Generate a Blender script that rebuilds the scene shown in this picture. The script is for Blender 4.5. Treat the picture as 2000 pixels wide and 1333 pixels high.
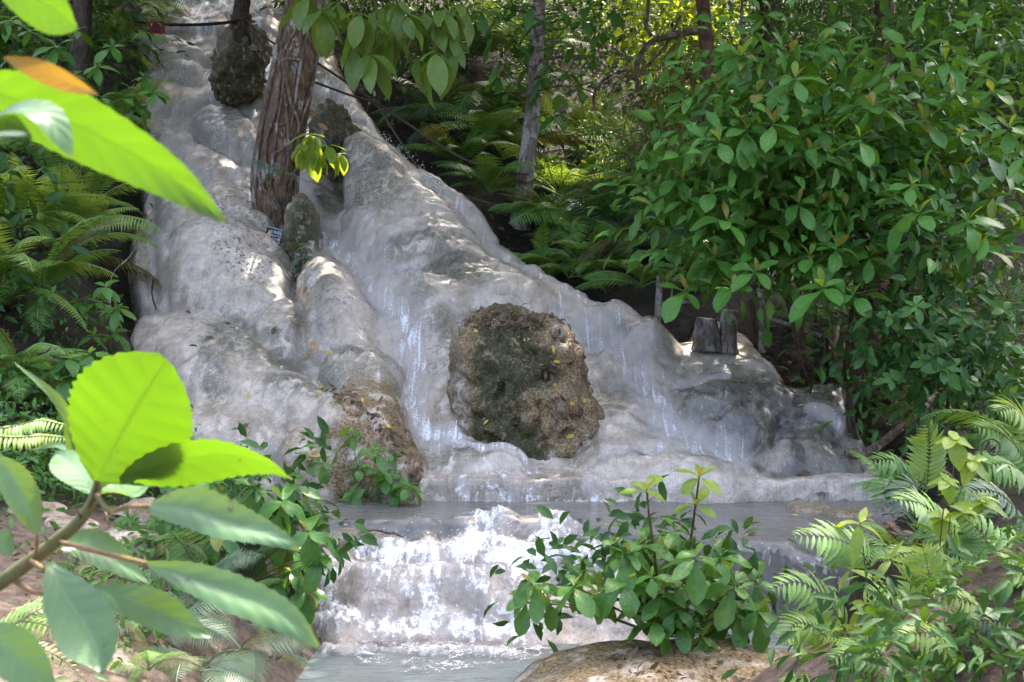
import bpy, bmesh, math, random
import numpy as np
from mathutils import Vector, Matrix, Quaternion

for o in list(bpy.data.objects):
    bpy.data.objects.remove(o)
SC = bpy.context.scene
COL = SC.collection
R = math.radians
rng = random.Random(11)
nrng = np.random.default_rng(11)

# ------------------------------------------------------------------ camera, sky, sun, exposure
FPX = 2222.0                    # focal length in pixels of the 2000 px wide photograph
PITCH = math.atan(146.5 / FPX)  # tilted slightly down, horizon at row 520
CAMZ = 2.4
cam_d = bpy.data.cameras.new('camera')
cam = bpy.data.objects.new('camera', cam_d)
COL.objects.link(cam)
cam_d.sensor_width = 36.0
cam_d.lens = FPX * 36.0 / 2000.0
cam.location = (0, 0, CAMZ)
cam.rotation_euler = (math.pi / 2 - PITCH, 0, 0)
cam_d.clip_start = 0.05
cam_d.clip_end = 500
cam_d.dof.use_dof = True
cam_d.dof.focus_distance = 10.5
cam_d.dof.aperture_fstop = 9.0
SC.camera = cam

SUN_EL, SUN_AZ = R(57), R(24)   # azimuth measured from +Y towards +X: behind the fall, to the right
SUND = Vector((math.sin(SUN_AZ) * math.cos(SUN_EL), math.cos(SUN_AZ) * math.cos(SUN_EL), math.sin(SUN_EL)))
world = bpy.data.worlds.new('World')
SC.world = world
world.use_nodes = True
wn = world.node_tree
wn.nodes.clear()
sky = wn.nodes.new('ShaderNodeTexSky')
sky.sky_type = 'NISHITA'
sky.sun_disc = False
sky.sun_elevation = SUN_EL
sky.sun_rotation = SUN_AZ
sky.dust_density = 8.0
sky.ozone_density = 0.6
sky.air_density = 0.8
bg = wn.nodes.new('ShaderNodeBackground')
bg.inputs['Strength'].default_value = 0.15
wo = wn.nodes.new('ShaderNodeOutputWorld')
wn.links.new(sky.outputs[0], bg.inputs[0])
wn.links.new(bg.outputs[0], wo.inputs[0])
sun_d = bpy.data.lights.new('sun', 'SUN')
sun_d.energy = 2.0
sun_d.angle = R(0.53)
sun_d.color = (1.0, 0.93, 0.82)
sun = bpy.data.objects.new('sun', sun_d)
COL.objects.link(sun)
sun.rotation_euler = SUND.to_track_quat('Z', 'Y').to_euler()
sun.location = SUND * 60
SC.view_settings.view_transform = 'Standard'
SC.view_settings.look = 'None'
SC.view_settings.gamma = 1
SC.view_settings.exposure = 3.0
SC.cycles.max_bounces = 6
SC.cycles.diffuse_bounces = 3
SC.cycles.glossy_bounces = 2
SC.cycles.transmission_bounces = 4
SC.cycles.use_adaptive_sampling = True
SC.cycles.adaptive_threshold = 0.02
SC.cycles.transparent_max_bounces = 8
SC.cycles.use_denoising = True

# ------------------------------------------------------------------ helpers: pixels of the photograph -> places
CP, SP = math.cos(PITCH), math.sin(PITCH)


def ray(u, v):
    a, b = (u - 1000.0) / FPX, (666.5 - v) / FPX
    d = np.array([a, CP + b * SP, -SP + b * CP])
    return d / d[1]


def at(u, v, Y):
    d = ray(u, v)
    return Vector((d[0] * Y, Y, CAMZ + d[2] * Y))


def proj(x, y, z):
    dz = z - CAMZ
    f = y * CP - dz * SP
    up = y * SP + dz * CP
    f = np.maximum(f, 0.05)
    return 1000 + FPX * x / f, 666.5 - FPX * up / f


class TPS:
    def __init__(s, P, lam=0.0):
        P = np.array(P, float)
        s.c = P[:, :2]
        n = len(P)
        K = s.k(s.c, s.c) + lam * np.eye(n)
        A = np.zeros((n + 3, n + 3))
        A[:n, :n] = K
        A[:n, n] = 1
        A[:n, n + 1:] = s.c
        A[n, :n] = 1
        A[n + 1:, :n] = s.c.T
        b = np.zeros(n + 3)
        b[:n] = P[:, 2]
        s.w = np.linalg.solve(A, b)

    @staticmethod
    def k(a, b):
        r2 = ((a[:, None, :] - b[None, :, :]) ** 2).sum(-1)
        return 0.5 * r2 * np.log(r2 + 1e-9)

    def __call__(s, x, y):
        q = np.stack([np.ravel(x), np.ravel(y)], 1)
        out = np.empty(len(q))
        for i in range(0, len(q), 40000):
            c = q[i:i + 40000]
            out[i:i + 40000] = s.k(c, s.c) @ s.w[:-3] + s.w[-3] + c @ s.w[-2:]
        return out.reshape(np.shape(x))


_perm = np.random.default_rng(5).permutation(256)
_perm = np.concatenate([_perm, _perm, _perm])
_grad = np.random.default_rng(6).normal(size=(256, 3))
_grad /= np.linalg.norm(_grad, axis=1)[:, None]


def perlin(x, y, z):
    x, y, z = np.broadcast_arrays(np.asarray(x, float), np.asarray(y, float), np.asarray(z, float))
    xi, yi, zi = np.floor(x).astype(int), np.floor(y).astype(int), np.floor(z).astype(int)
    xf, yf, zf = x - xi, y - yi, z - zi
    u, v, w = [t * t * t * (t * (t * 6 - 15) + 10) for t in (xf, yf, zf)]
    xi, yi, zi = xi & 255, yi & 255, zi & 255

    def g(i, j, k):
        h = _perm[_perm[_perm[xi + i] + yi + j] + zi + k]
        G = _grad[h]
        return G[..., 0] * (xf - i) + G[..., 1] * (yf - j) + G[..., 2] * (zf - k)
    l = lambda a, b, t: a + t * (b - a)
    return l(l(l(g(0, 0, 0), g(1, 0, 0), u), l(g(0, 1, 0), g(1, 1, 0), u), v),
             l(l(g(0, 0, 1), g(1, 0, 1), u), l(g(0, 1, 1), g(1, 1, 1), u), v), w)


def fbm(x, y, z, oct=4, f=1.0, gain=0.5):
    s, a = 0, 1
    for i in range(oct):
        s = s + a * perlin(x * f + 17.3 * i, y * f - 9.1 * i, z * f + 4.7 * i)
        f *= 2.03
        a *= gain
    return s


def sstep(a, b, x):
    t = np.clip((x - a) / (b - a), 0, 1)
    return t * t * (3 - 2 * t)


def seg_dist(px, py, poly, closed=False):
    """distance from points to a polyline and the position along it (0..1)"""
    best = np.full(np.shape(px), 1e9)
    tt = np.zeros(np.shape(px))
    P = list(poly) + ([poly[0]] if closed else [])
    n = len(P) - 1
    for i in range(n):
        ax, ay = P[i][:2]
        bx, by = P[i + 1][:2]
        dx, dy = bx - ax, by - ay
        t = np.clip(((px - ax) * dx + (py - ay) * dy) / (dx * dx + dy * dy + 1e-9), 0, 1)
        d = np.hypot(px - ax - t * dx, py - ay - t * dy)
        m = d < best
        best = np.where(m, d, best)
        tt = np.where(m, (i + t) / n, tt)
    return best, tt


def inside(px, py, poly):
    c = np.zeros(np.shape(px), bool)
    n = len(poly)
    for i in range(n):
        x1, y1 = poly[i]
        x2, y2 = poly[(i + 1) % n]
        if y1 == y2:
            continue
        c ^= ((y1 > py) != (y2 > py)) & (px < (x2 - x1) * (py - y1) / (y2 - y1) + x1)
    return c


# ------------------------------------------------------------------ helpers: objects
def prop(o, label=None, cat=None, group=None, kind=None):
    if label: o['label'] = label
    if cat: o['category'] = cat
    if group: o['group'] = group
    if kind: o['kind'] = kind
    return o


def link(name, me, parent=None, loc=None):
    o = bpy.data.objects.new(name, me)
    COL.objects.link(o)
    if loc is not None:
        o.location = loc
    if parent is not None:
        o.parent = parent
        o.matrix_parent_inverse = parent.matrix_basis.inverted()
    return o


def thing(name, label, cat, loc, group=None):
    o = bpy.data.objects.new(name, None)
    o.empty_display_size = 0.1
    COL.objects.link(o)
    o.location = loc
    return prop(o, label, cat, group)


def mesh_np(name, V, F, mat, smooth=True, uv=None, attrs=None):
    me = bpy.data.meshes.new(name)
    V = np.asarray(V, np.float32)
    F = np.asarray(F, np.int32)
    k = F.shape[1]
    me.vertices.add(len(V))
    me.vertices.foreach_set('co', V.ravel())
    me.loops.add(F.size)
    me.loops.foreach_set('vertex_index', F.ravel())
    me.polygons.add(len(F))
    me.polygons.foreach_set('loop_start', np.arange(0, F.size, k, dtype=np.int32))
    me.polygons.foreach_set('loop_total', np.full(len(F), k, np.int32))
    me.update(calc_edges=True)
    if smooth:
        me.polygons.foreach_set('use_smooth', np.ones(len(F), bool))
    if uv is not None:
        l = me.uv_layers.new(name='UVMap')
        l.data.foreach_set('uv', np.asarray(uv, np.float32)[F.ravel()].ravel())
    for n, a in (attrs or {}).items():
        at_ = me.attributes.new(n, 'FLOAT', 'POINT')
        at_.data.foreach_set('value', np.asarray(a, np.float32).ravel())
    if mat is not None:
        me.materials.append(mat)
    me.validate()
    return me


def grid_faces(nx, ny, keep=None):
    i, j = np.meshgrid(np.arange(nx - 1), np.arange(ny - 1), indexing='ij')
    a = (i * ny + j).ravel()
    F = np.stack([a, a + ny, a + ny + 1, a + 1], 1)
    if keep is not None:
        k = keep.ravel()
        F = F[k[F].all(1)]
    return F


def compact(V, F, *arrs):
    used = np.unique(F)
    m = np.full(len(V), -1)
    m[used] = np.arange(len(used))
    return (V[used], m[F]) + tuple(a[used] for a in arrs)


def tube_np(pts, rad, k=8, cap=True, flute=0.0, seed=0):
    """tapered tube through pts; returns V, F (quads)"""
    pts = [Vector(p) for p in pts]
    n = len(pts)
    if not hasattr(rad, '__len__'):
        rad = [rad] * n
    V, F = [], []
    t0 = (pts[1] - pts[0]).normalized()
    ref = Vector((1, 0, 0)) if abs(t0.x) < 0.8 else Vector((0, 0, 1))
    nx = (ref - t0 * ref.dot(t0)).normalized()
    for i in range(n):
        t = (pts[min(i + 1, n - 1)] - pts[max(i - 1, 0)]).normalized()
        nx = (nx - t * nx.dot(t)).normalized()
        ny = t.cross(nx)
        for j in range(k):
            a = 2 * math.pi * j / k
            r = rad[i] * (1 + flute * math.sin(3 * a + seed + i * 0.15) + 0.6 * flute * math.sin(5 * a + 2 * seed - i * 0.1))
            V.append(pts[i] + nx * (math.cos(a) * r) + ny * (math.sin(a) * r))
    for i in range(n - 1):
        for j in range(k):
            F.append((i * k + j, i * k + (j + 1) % k, (i + 1) * k + (j + 1) % k, (i + 1) * k + j))
    if cap:
        V.append(pts[0]); V.append(pts[-1])
        for j in range(k):
            F.append((n * k, (j + 1) % k, j, j))
            F.append((n * k + 1, (n - 1) * k + j, (n - 1) * k + (j + 1) % k, (n - 1) * k + (j + 1) % k))
    return V, F


def poly_mesh(name, V, F, mat, smooth=True):
    me = bpy.data.meshes.new(name)
    F = [tuple(dict.fromkeys(f)) for f in F]
    me.from_pydata([tuple(v) for v in V], [], F)
    if smooth:
        me.polygons.foreach_set('use_smooth', np.ones(len(me.polygons), bool))
    if mat is not None:
        me.materials.append(mat)
    me.update()
    return me


def smooth_line(pts, n=8):
    """Catmull-Rom through pts"""
    pts = [Vector(p) for p in pts]
    if len(pts) < 3:
        return [pts[0].lerp(pts[-1], i / n) for i in range(n + 1)]
    P = [pts[0] * 2 - pts[1]] + pts + [pts[-1] * 2 - pts[-2]]
    out = []
    for i in range(1, len(P) - 2):
        for s in range(n):
            t = s / n
            a, b, c, d = P[i - 1], P[i], P[i + 1], P[i + 2]
            out.append(0.5 * ((2 * b) + (c - a) * t + (2 * a - 5 * b + 4 * c - d) * t * t + (3 * b - a - 3 * c + d) * t ** 3))
    out.append(pts[-1])
    return out


def tube(name, pts, rad, mat, parent=None, k=6, n=6, flute=0.0, seed=0):
    line = smooth_line(pts, n)
    if hasattr(rad, '__len__'):
        xs = np.linspace(0, 1, len(rad))
        rad = [float(np.interp(i / (len(line) - 1), xs, rad)) for i in range(len(line))]
    V, F = tube_np(line, rad, k, True, flute, seed)
    if parent is not None:
        return link(name, poly_mesh(name, V, F, mat), parent)
    c = Vector(pts[0])
    return link(name, poly_mesh(name, [v - c for v in V], F, mat), None, c)


# ------------------------------------------------------------------ helpers: materials
def new_mat(name):
    m = bpy.data.materials.new(name)
    m.use_nodes = True
    nt = m.node_tree
    nt.nodes.clear()
    out = nt.nodes.new('ShaderNodeOutputMaterial')

    def N(t, **kw):
        n = nt.nodes.new('ShaderNode' + t)
        for k, v in kw.items():
            if k in ('op', 'blend', 'dt', 'musg'):
                continue
            if k.startswith('p_'):
                setattr(n, k[2:], v)
            else:
                key = int(k[1:]) if k[0] == 'i' and k[1:].isdigit() else k.replace('_', ' ')
                s = n.inputs[key]
                if hasattr(v, 'is_output') or isinstance(v, bpy.types.NodeSocket):
                    nt.links.new(v, s)
                else:
                    if s.type == 'RGBA' and hasattr(v, '__len__') and len(v) == 3:
                        v = (*v, 1)
                    s.default_value = v
        return n

    def math_(op, a, b=None, c=None, clamp=False):
        n = nt.nodes.new('ShaderNodeMath')
        n.operation = op
        n.use_clamp = clamp
        for i, v in enumerate((a, b, c)):
            if v is None: continue
            if isinstance(v, bpy.types.NodeSocket): nt.links.new(v, n.inputs[i])
            else: n.inputs[i].default_value = v
        return n.outputs[0]

    def mix(f, a, b, blend='MIX'):
        n = nt.nodes.new('ShaderNodeMix')
        n.data_type = 'RGBA'
        n.blend_type = blend
        for s, v in ((n.inputs[0], f), (n.inputs[6], a), (n.inputs[7], b)):
            if isinstance(v, bpy.types.NodeSocket): nt.links.new(v, s)
            else: s.default_value = v if not hasattr(v, '__len__') else (*v[:3], 1)
        return n.outputs[2]

    def ramp(x, a, b):
        n = nt.nodes.new('ShaderNodeMapRange')
        n.interpolation_type = 'SMOOTHSTEP'
        nt.links.new(x, n.inputs[0])
        n.inputs[1].default_value = a
        n.inputs[2].default_value = b
        return n.outputs[0]

    def noise(scale, detail=4, rough=0.55, vec=None, dist=0.0):
        n = nt.nodes.new('ShaderNodeTexNoise')
        n.inputs['Scale'].default_value = scale
        n.inputs['Detail'].default_value = detail
        n.inputs['Roughness'].default_value = rough
        n.inputs['Distortion'].default_value = dist
        if vec is not None: nt.links.new(vec, n.inputs['Vector'])
        return n.outputs[0]

    def geo():
        return nt.nodes.new('ShaderNodeNewGeometry').outputs['Position']

    def attr(nm):
        n = nt.nodes.new('ShaderNodeAttribute')
        n.attribute_name = nm
        return n.outputs['Fac']

    def bump(h, strength=0.5, dist=0.02, nrm=None):
        n = nt.nodes.new('ShaderNodeBump')
        n.inputs['Strength'].default_value = strength
        n.inputs['Distance'].default_value = dist
        nt.links.new(h, n.inputs['Height'])
        if nrm is not None: nt.links.new(nrm, n.inputs['Normal'])
        return n.outputs[0]

    def scalev(vec, s):
        n = nt.nodes.new('ShaderNodeMapping')
        nt.links.new(vec, n.inputs[0])
        n.inputs['Scale'].default_value = s
        return n.outputs[0]

    class B: pass
    b = B()
    b.m, b.nt, b.out, b.N, b.math, b.mix, b.ramp, b.noise, b.geo, b.attr, b.bump, b.scalev = m, nt, out, N, math_, mix, ramp, noise, geo, attr, bump, scalev

    def finish(shader):
        nt.links.new(shader, out.inputs[0])
        return m
    b.finish = finish
    return b


def mat_simple(name, c1, c2, scale=20, rough=0.8, bump=0.4, bd=0.01, detail=5, spec=0.3):
    b = new_mat(name)
    tc = b.nt.nodes.new('ShaderNodeTexCoord').outputs['Object']
    n = b.noise(scale, detail, 0.6, tc)
    col = b.mix(b.ramp(n, 0.35, 0.65), c1, c2)
    p = b.N('BsdfPrincipled', Base_Color=col, Roughness=rough, Specular_IOR_Level=spec, Normal=b.bump(n, bump, bd))
    return b.finish(p.outputs[0])


def mat_leaf(name, c1, c2, trans, rough=0.42, tf=0.38, veins=9.0, young=None, dry=0.0, spec=0.5, veinw=0.5):
    b = new_mat(name)
    oi = b.nt.nodes.new('ShaderNodeObjectInfo')
    rnd = oi.outputs['Random']
    tc = b.nt.nodes.new('ShaderNodeTexCoord')
    n = b.noise(9.0, 3, 0.5, tc.outputs['Object'])
    r2 = b.attr('rnd')
    f = b.math('FRACT', b.math('ADD', rnd, r2))
    col = b.mix(f, c1, c2)
    col = b.mix(b.math('MULTIPLY', b.ramp(n, 0.4, 0.75), 0.5), col, [min(1, x * 1.7) for x in c2])
    tcol = b.mix(f, trans, [x * 0.75 for x in trans])
    if young:
        y = b.ramp(b.math('FRACT', b.math('MULTIPLY', f, 7.31)), 0.95, 0.99)
        col = b.mix(y, col, young)
        tcol = b.mix(y, tcol, [min(1, x * 1.6) for x in young])
    # veins from the leaf's own coordinates: x across (-1..1 stored 0..1), y along
    sep = b.N('SeparateXYZ', Vector=tc.outputs['UV'])
    ax = b.math('ABSOLUTE', b.math('SUBTRACT', b.math('MULTIPLY', sep.outputs[0], 2), 1))
    ph = b.math('FRACT', b.math('SUBTRACT', b.math('MULTIPLY', sep.outputs[1], veins), b.math('MULTIPLY', ax, 1.3)))
    tri = b.math('ABSOLUTE', b.math('SUBTRACT', ph, 0.5))
    side = b.ramp(tri, 0.07, 0.015)
    mid = b.ramp(ax, 0.06, 0.02)
    v = b.math('MAXIMUM', b.math('MULTIPLY', side, 0.55), mid)
    col = b.mix(b.math('MULTIPLY', v, veinw), col, [min(1, x * 1.9 + 0.02) for x in c2])
    tcol = b.mix(b.math('MULTIPLY', v, 0.45), tcol, [x * 0.45 for x in trans])
    spot = b.math('MULTIPLY', b.ramp(b.noise(30, 4, 0.6, tc.outputs['Object']), 0.66, 0.71), 0.75)
    col = b.mix(spot, col, (0.075, 0.05, 0.02))
    tcol = b.mix(spot, tcol, (0.05, 0.03, 0.008))
    hgt = b.math('ADD', tri, b.math('MULTIPLY', ax, 0.5))
    nb = b.bump(b.math('MULTIPLY', hgt, 0.6), 0.3, 0.004)
    p = b.N('BsdfPrincipled', Base_Color=col, Roughness=rough, Specular_IOR_Level=spec, Normal=nb)
    t = b.N('BsdfTranslucent', Color=tcol, Normal=nb)
    ms = b.N('MixShader', Fac=tf, i1=p.outputs[0], i2=t.outputs[0])
    return b.finish(ms.outputs[0])

# ------------------------------------------------------------------ materials of the setting
def mat_rock():
    b = new_mat('travertine')
    g = b.geo()
    n1, n2, n3 = b.noise(1.6, 5, 0.55, g), b.noise(9, 6, 0.6, g), b.noise(55, 4, 0.6, g)
    col = b.mix(b.ramp(n2, 0.3, 0.7), (0.47, 0.385, 0.31), (0.73, 0.62, 0.52))
    col = b.mix(b.math('MULTIPLY', b.ramp(n1, 0.48, 0.68), 0.6), col, (0.34, 0.27, 0.21))
    flow = b.noise(7, 5, 0.6, b.scalev(g, (3.2, 0.8, 0.8)))
    col = b.mix(b.math('MULTIPLY', b.ramp(flow, 0.5, 0.75), 0.4), col, (0.78, 0.68, 0.585))
    dk = b.noise(5, 6, 0.65, b.scalev(g, (4.5, 0.6, 0.6)), 0.5)
    col = b.mix(b.math('MULTIPLY', b.ramp(dk, 0.54, 0.72), 0.45), col, (0.12, 0.10, 0.08))
    al = b.math('MULTIPLY', b.attr('algae'), b.ramp(b.noise(4.5, 10, 0.74, b.scalev(g, (1.5, 0.8, 1)), 0.6), 0.38, 0.52), clamp=True)
    col = b.mix(al, col, b.mix(b.ramp(n3, 0.35, 0.65), (0.04, 0.045, 0.026), (0.15, 0.15, 0.092)))
    sp = b.math('MULTIPLY', b.attr('speck'), b.ramp(b.noise(24, 8, 0.75, g), 0.52, 0.58), clamp=True)
    col = b.mix(sp, col, (0.05, 0.05, 0.052))
    gr = b.noise(90, 5, 0.8, g)
    col = b.mix(b.math('MULTIPLY', b.ramp(gr, 0.52, 0.66), 0.4), col, (0.18, 0.15, 0.125))
    col = b.mix(b.math('MULTIPLY', b.ramp(gr, 0.5, 0.34), 0.35), col, (0.72, 0.66, 0.6))
    br = b.math('MULTIPLY', b.attr('brown'), b.ramp(b.noise(7, 7, 0.6, g), 0.3, 0.6), clamp=True)
    col = b.mix(br, col, b.mix(b.ramp(n3, 0.4, 0.6), (0.095, 0.062, 0.028), (0.275, 0.195, 0.1)))
    mo = b.math('MULTIPLY', b.attr('moss'), b.ramp(b.noise(11, 7, 0.65, g), 0.35, 0.5), clamp=True)
    col = b.mix(mo, col, b.mix(b.ramp(n3, 0.4, 0.65), (0.02, 0.018, 0.007), (0.075, 0.075, 0.018)))
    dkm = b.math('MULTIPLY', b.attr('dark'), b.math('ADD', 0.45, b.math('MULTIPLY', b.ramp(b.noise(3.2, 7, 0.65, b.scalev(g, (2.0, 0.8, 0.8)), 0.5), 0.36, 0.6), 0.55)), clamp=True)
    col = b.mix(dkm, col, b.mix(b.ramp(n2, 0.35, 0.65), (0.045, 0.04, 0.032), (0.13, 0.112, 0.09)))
    wet = b.attr('wet')
    rough = b.math('SUBTRACT', 0.72, b.math('MULTIPLY', wet, b.math('ADD', 0.36, b.math('MULTIPLY', n2, 0.16))))
    h = b.math('ADD', b.math('MULTIPLY', n2, 0.5), b.math('MULTIPLY', n3, 0.22))
    nb = b.bump(h, 0.7, 0.06)
    nb = b.bump(b.noise(130, 3, 0.6, g), 0.3, 0.006, nb)
    p = b.N('BsdfPrincipled', Base_Color=col, Roughness=rough, Specular_IOR_Level=0.45, Normal=nb)
    b.nt.links.new(b.math('MULTIPLY', wet, 0.85), p.inputs['Coat Weight'])
    p.inputs['Coat Roughness'].default_value = 0.12
    p.inputs['Coat IOR'].default_value = 1.33
    return b.finish(p.outputs[0])


def mat_soil():
    b = new_mat('soil')
    g = b.geo()
    n1, n2, n3 = b.noise(1.2, 4, 0.5, g), b.noise(10, 6, 0.65, g), b.noise(60, 4, 0.6, g)
    col = b.mix(b.ramp(n2, 0.35, 0.65), (0.012, 0.009, 0.006), (0.042, 0.03, 0.02))
    col = b.mix(b.math('MULTIPLY', b.ramp(n1, 0.45, 0.7), 0.6), col, (0.035, 0.035, 0.018))
    pc = b.mix(b.ramp(n2, 0.35, 0.65), (0.075, 0.055, 0.042), (0.165, 0.125, 0.098))
    pc = b.mix(b.math('MULTIPLY', b.ramp(n3, 0.55, 0.7), 0.7), pc, (0.1, 0.062, 0.04))
    col = b.mix(b.attr('path'), col, pc)
    nb = b.bump(b.math('ADD', n2, b.math('MULTIPLY', n3, 0.3)), 0.8, 0.05)
    p = b.N('BsdfPrincipled', Base_Color=col, Roughness=0.85, Specular_IOR_Level=0.3, Normal=nb)
    return b.finish(p.outputs[0])


def mat_foam(name='foam', base=(0.84, 0.83, 0.83), lo=0.36, hi=0.95, veil=0.55, sc=(17, 4.5, 1), fs=70, fw=1.7):
    b = new_mat(name)
    g = b.geo()
    cmb = b.N('CombineXYZ', X=b.attr('fu'), Y=b.attr('fv'), Z=0.0).outputs[0]
    st = b.noise(1.0, 6, 0.62, b.scalev(cmb, sc), 0.8)
    fine = b.noise(fs, 4, 0.7, g)
    f = b.attr('foam')
    a = b.math('ADD', f, b.math('ADD', b.math('MULTIPLY', b.math('SUBTRACT', st, 0.5), 2.4), b.math('MULTIPLY', b.math('SUBTRACT', fine, 0.5), fw)))
    al = b.math('MAXIMUM', b.ramp(a, lo, hi), b.math('MULTIPLY', b.ramp(f, 0.1, 0.42), veil))
    base = b.mix(b.ramp(a, lo, hi), (0.66, 0.59, 0.535), base)
    nb = b.bump(b.math('ADD', st, fine), 0.7, 0.03)
    p = b.N('BsdfPrincipled', Base_Color=base, Roughness=0.28, Specular_IOR_Level=0.5, Normal=nb)
    t = b.N('BsdfTransparent')
    return b.finish(b.N('MixShader', Fac=al, i1=t.outputs[0], i2=p.outputs[0]).outputs[0])


def mat_water(name, col, ripple=0.25, scale=7.0):
    b = new_mat(name)
    g = b.geo()
    n = b.noise(scale, 4, 0.55, b.scalev(g, (0.7, 2.2, 1)), 0.4)
    n2 = b.noise(2.2, 3, 0.5, g)
    c = b.mix(b.ramp(n2, 0.35, 0.65), col, [x * 0.72 for x in col])
    p = b.N('BsdfPrincipled', Base_Color=c, Roughness=0.08, Specular_IOR_Level=0.5, Normal=b.bump(n, ripple, 0.05))
    p.inputs['IOR'].default_value = 1.33
    t = b.N('BsdfTransparent', Color=(0.75, 0.8, 0.78))
    return b.finish(b.N('MixShader', Fac=0.82, i1=t.outputs[0], i2=p.outputs[0]).outputs[0])


M_ROCK, M_SOIL = mat_rock(), mat_soil()
M_FOAM = mat_foam()
M_DRIFT = mat_foam('drift_foam', (0.84, 0.84, 0.84), 0.4, 0.95, 0.08, (12, 5, 1))
M_RAPID = mat_foam('rapid_foam', (0.85, 0.84, 0.84), 0.2, 0.85, 0.45, (8, 8, 1), 24, 1.6)
M_POOL = mat_water('pool_water', (0.24, 0.225, 0.205), 0.3, 9)
M_LOWER = mat_water('lower_water', (0.25, 0.285, 0.265), 0.5, 6)

# ------------------------------------------------------------------ terrain: the waterfall's base slope
ROCKP = [(830, 850, 9.6), (800, 680, 10.7), (760, 580, 11.5), (650, 470, 13), (600, 400, 14.1),
         (740, 330, 13.9), (870, 430, 13.1), (960, 520, 12.3), (1030, 510, 12.8), (1150, 570, 12.1), (1280, 640, 11.3),
         (1400, 690, 10.8), (1500, 705, 10.6), (1100, 700, 10.8), (1200, 800, 10.1), (1150, 900, 9.45), (1350, 780, 10.0),
         (1450, 850, 9.6), (1400, 920, 9.25), (1600, 765, 10.3), (1650, 900, 9.55), (1680, 960, 9.25), (1250, 930, 9.15),
         (680, 200, 16.2), (640, 140, 17.5), (450, 0, 21), (350, 100, 19), (400, 180, 17.6), (380, 300, 15.6), (330, 380, 14.6),
         (400, 430, 13.6), (440, 480, 12.7), (450, 600, 11.9), (300, 640, 11.5), (500, 700, 10.9), (400, 800, 10.2),
         (600, 760, 10.3), (700, 720, 10.4), (480, 860, 9.65), (700, 800, 9.75), (650, 950, 9.05), (760, 970, 9.0), (280, 560, 12.1),
         (290, 420, 14.2), (290, 200, 17.2), (950, 750, 10.3), (950, 900, 9.45), (560, 60, 19.6), (520, 330, 15.1), (860, 925, 9.25),
         (1050, 925, 9.2), (1560, 1000, 8.95), (560, 980, 8.95), (400, 900, 9.3), (1420, 640, 11.6)]
rockpts = [tuple(at(*p)) for p in ROCKP]
TR = TPS(rockpts, 0.002)

GP = [(0, 1333, 4.4), (300, 1333, 5.0), (560, 1325, 6.3), (100, 1100, 6.2), (400, 1150, 6.7), (585, 1000, 8.3), (250, 1000, 7.6), (0, 1000, 7.2),
      (100, 850, 8.6), (250, 750, 9.8), (0, 700, 9.3), (200, 570, 11.2), (0, 480, 10.8), (200, 380, 13.6), (0, 250, 13.6), (210, 150, 17.3), (0, 0, 17.5),
      (240, 0, 20), (1450, 1333, 5.75), (1700, 1333, 4.3), (2000, 1333, 3.8), (1640, 1180, 6.6), (1850, 1100, 6.3),
      (1760, 1010, 8.1), (2000, 950, 8), (1720, 900, 9.6), (1900, 850, 10.5), (2000, 800, 11), (1700, 745, 11), (1600, 725, 11.2),
      (1560, 650, 12.2), (1650, 600, 13), (1300, 595, 12.5), (1200, 520, 14), (1060, 425, 14.4), (950, 350, 15.6), (850, 250, 17.2), (750, 130, 18.7),
      (680, 40, 20.3), (1400, 450, 15.5), (1600, 430, 16), (1900, 480, 15), (1200, 240, 19), (1600, 200, 20), (2000, 200, 19), (1000, 40, 22),
      (1500, 0, 24), (2000, 0, 23), (480, -100, 24.5), (300, -100, 23)]
gpts = [tuple(at(*p)) for p in GP]
gpts += [(x, y, z - 0.55) for x, y, z in rockpts]
gpts += [(-0.7, 7.0, -0.4), (0.3, 7.0, -0.45), (0.3, 5.6, -0.4), (-0.7, 5.6, -0.35), (-0.8, 8.3, -0.2), (0.3, 8.3, -0.2), (1.4, 8.2, -0.2), (1.4, 7.2, -0.4), (2.2, 8.2, 0.1),
         (-0.2, 4.2, -0.2), (0.9, 4.4, -0.1), (2.1, 7.2, -0.2), (1.9, 6.6, -0.2), (-1.0, 3.5, 0.45), (1.6, 3.3, 0.6), (0, 2.0, 0.6), (0, -4, 0.8), (-10, -6, 0.9), (10, -6, 0.9), (0, -35, 0.6), (-40, -35, 1), (40, -35, 1),
         (-14, 12, 5), (16, 12, 3.5), (-14, 4, 2.2), (14, 4, 1.6), (-18, 25, 12), (20, 25, 11), (-45, 10, 12), (45, 10, 10), (0, 45, 24), (-45, 60, 40), (45, 60, 38), (0, 80, 48),
         (10, 32, 15.5), (0, 33, 16.5), (-10, 32, 16)]
TG = TPS(gpts, 0.004)


def ground_z(x, y):
    return TG(np.atleast_1d(np.asarray(x, float)), np.atleast_1d(np.asarray(y, float)))


_ys = np.concatenate([np.linspace(2.0, 14, 400), np.linspace(14.05, 45, 300)])


def hit(u, v, rock=False):
    """where the line of sight through a pixel of the photograph meets the ground (or the rock)"""
    d = ray(u, v)
    x, y, z = d[0] * _ys, _ys, CAMZ + d[2] * _ys
    g = TR(x, y) if rock else TG(x, y)
    m = np.nonzero(z < g)[0]
    i = m[0] if len(m) else len(_ys) - 1
    return Vector((x[i], y[i], float(g[i])))


def axis(fine, lo, hi, step, far_lo, far_hi):
    a = np.arange(lo, hi + 1e-6, step)
    g1, g2, d = [], [], step
    x = lo
    while x > far_lo:
        d *= 1.18; x -= d; g1.append(x)
    x, d = hi, step
    while x < far_hi:
        d *= 1.18; x += d; g2.append(x)
    return np.concatenate([np.array(g1[::-1]), a, np.array(g2)])


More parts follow.
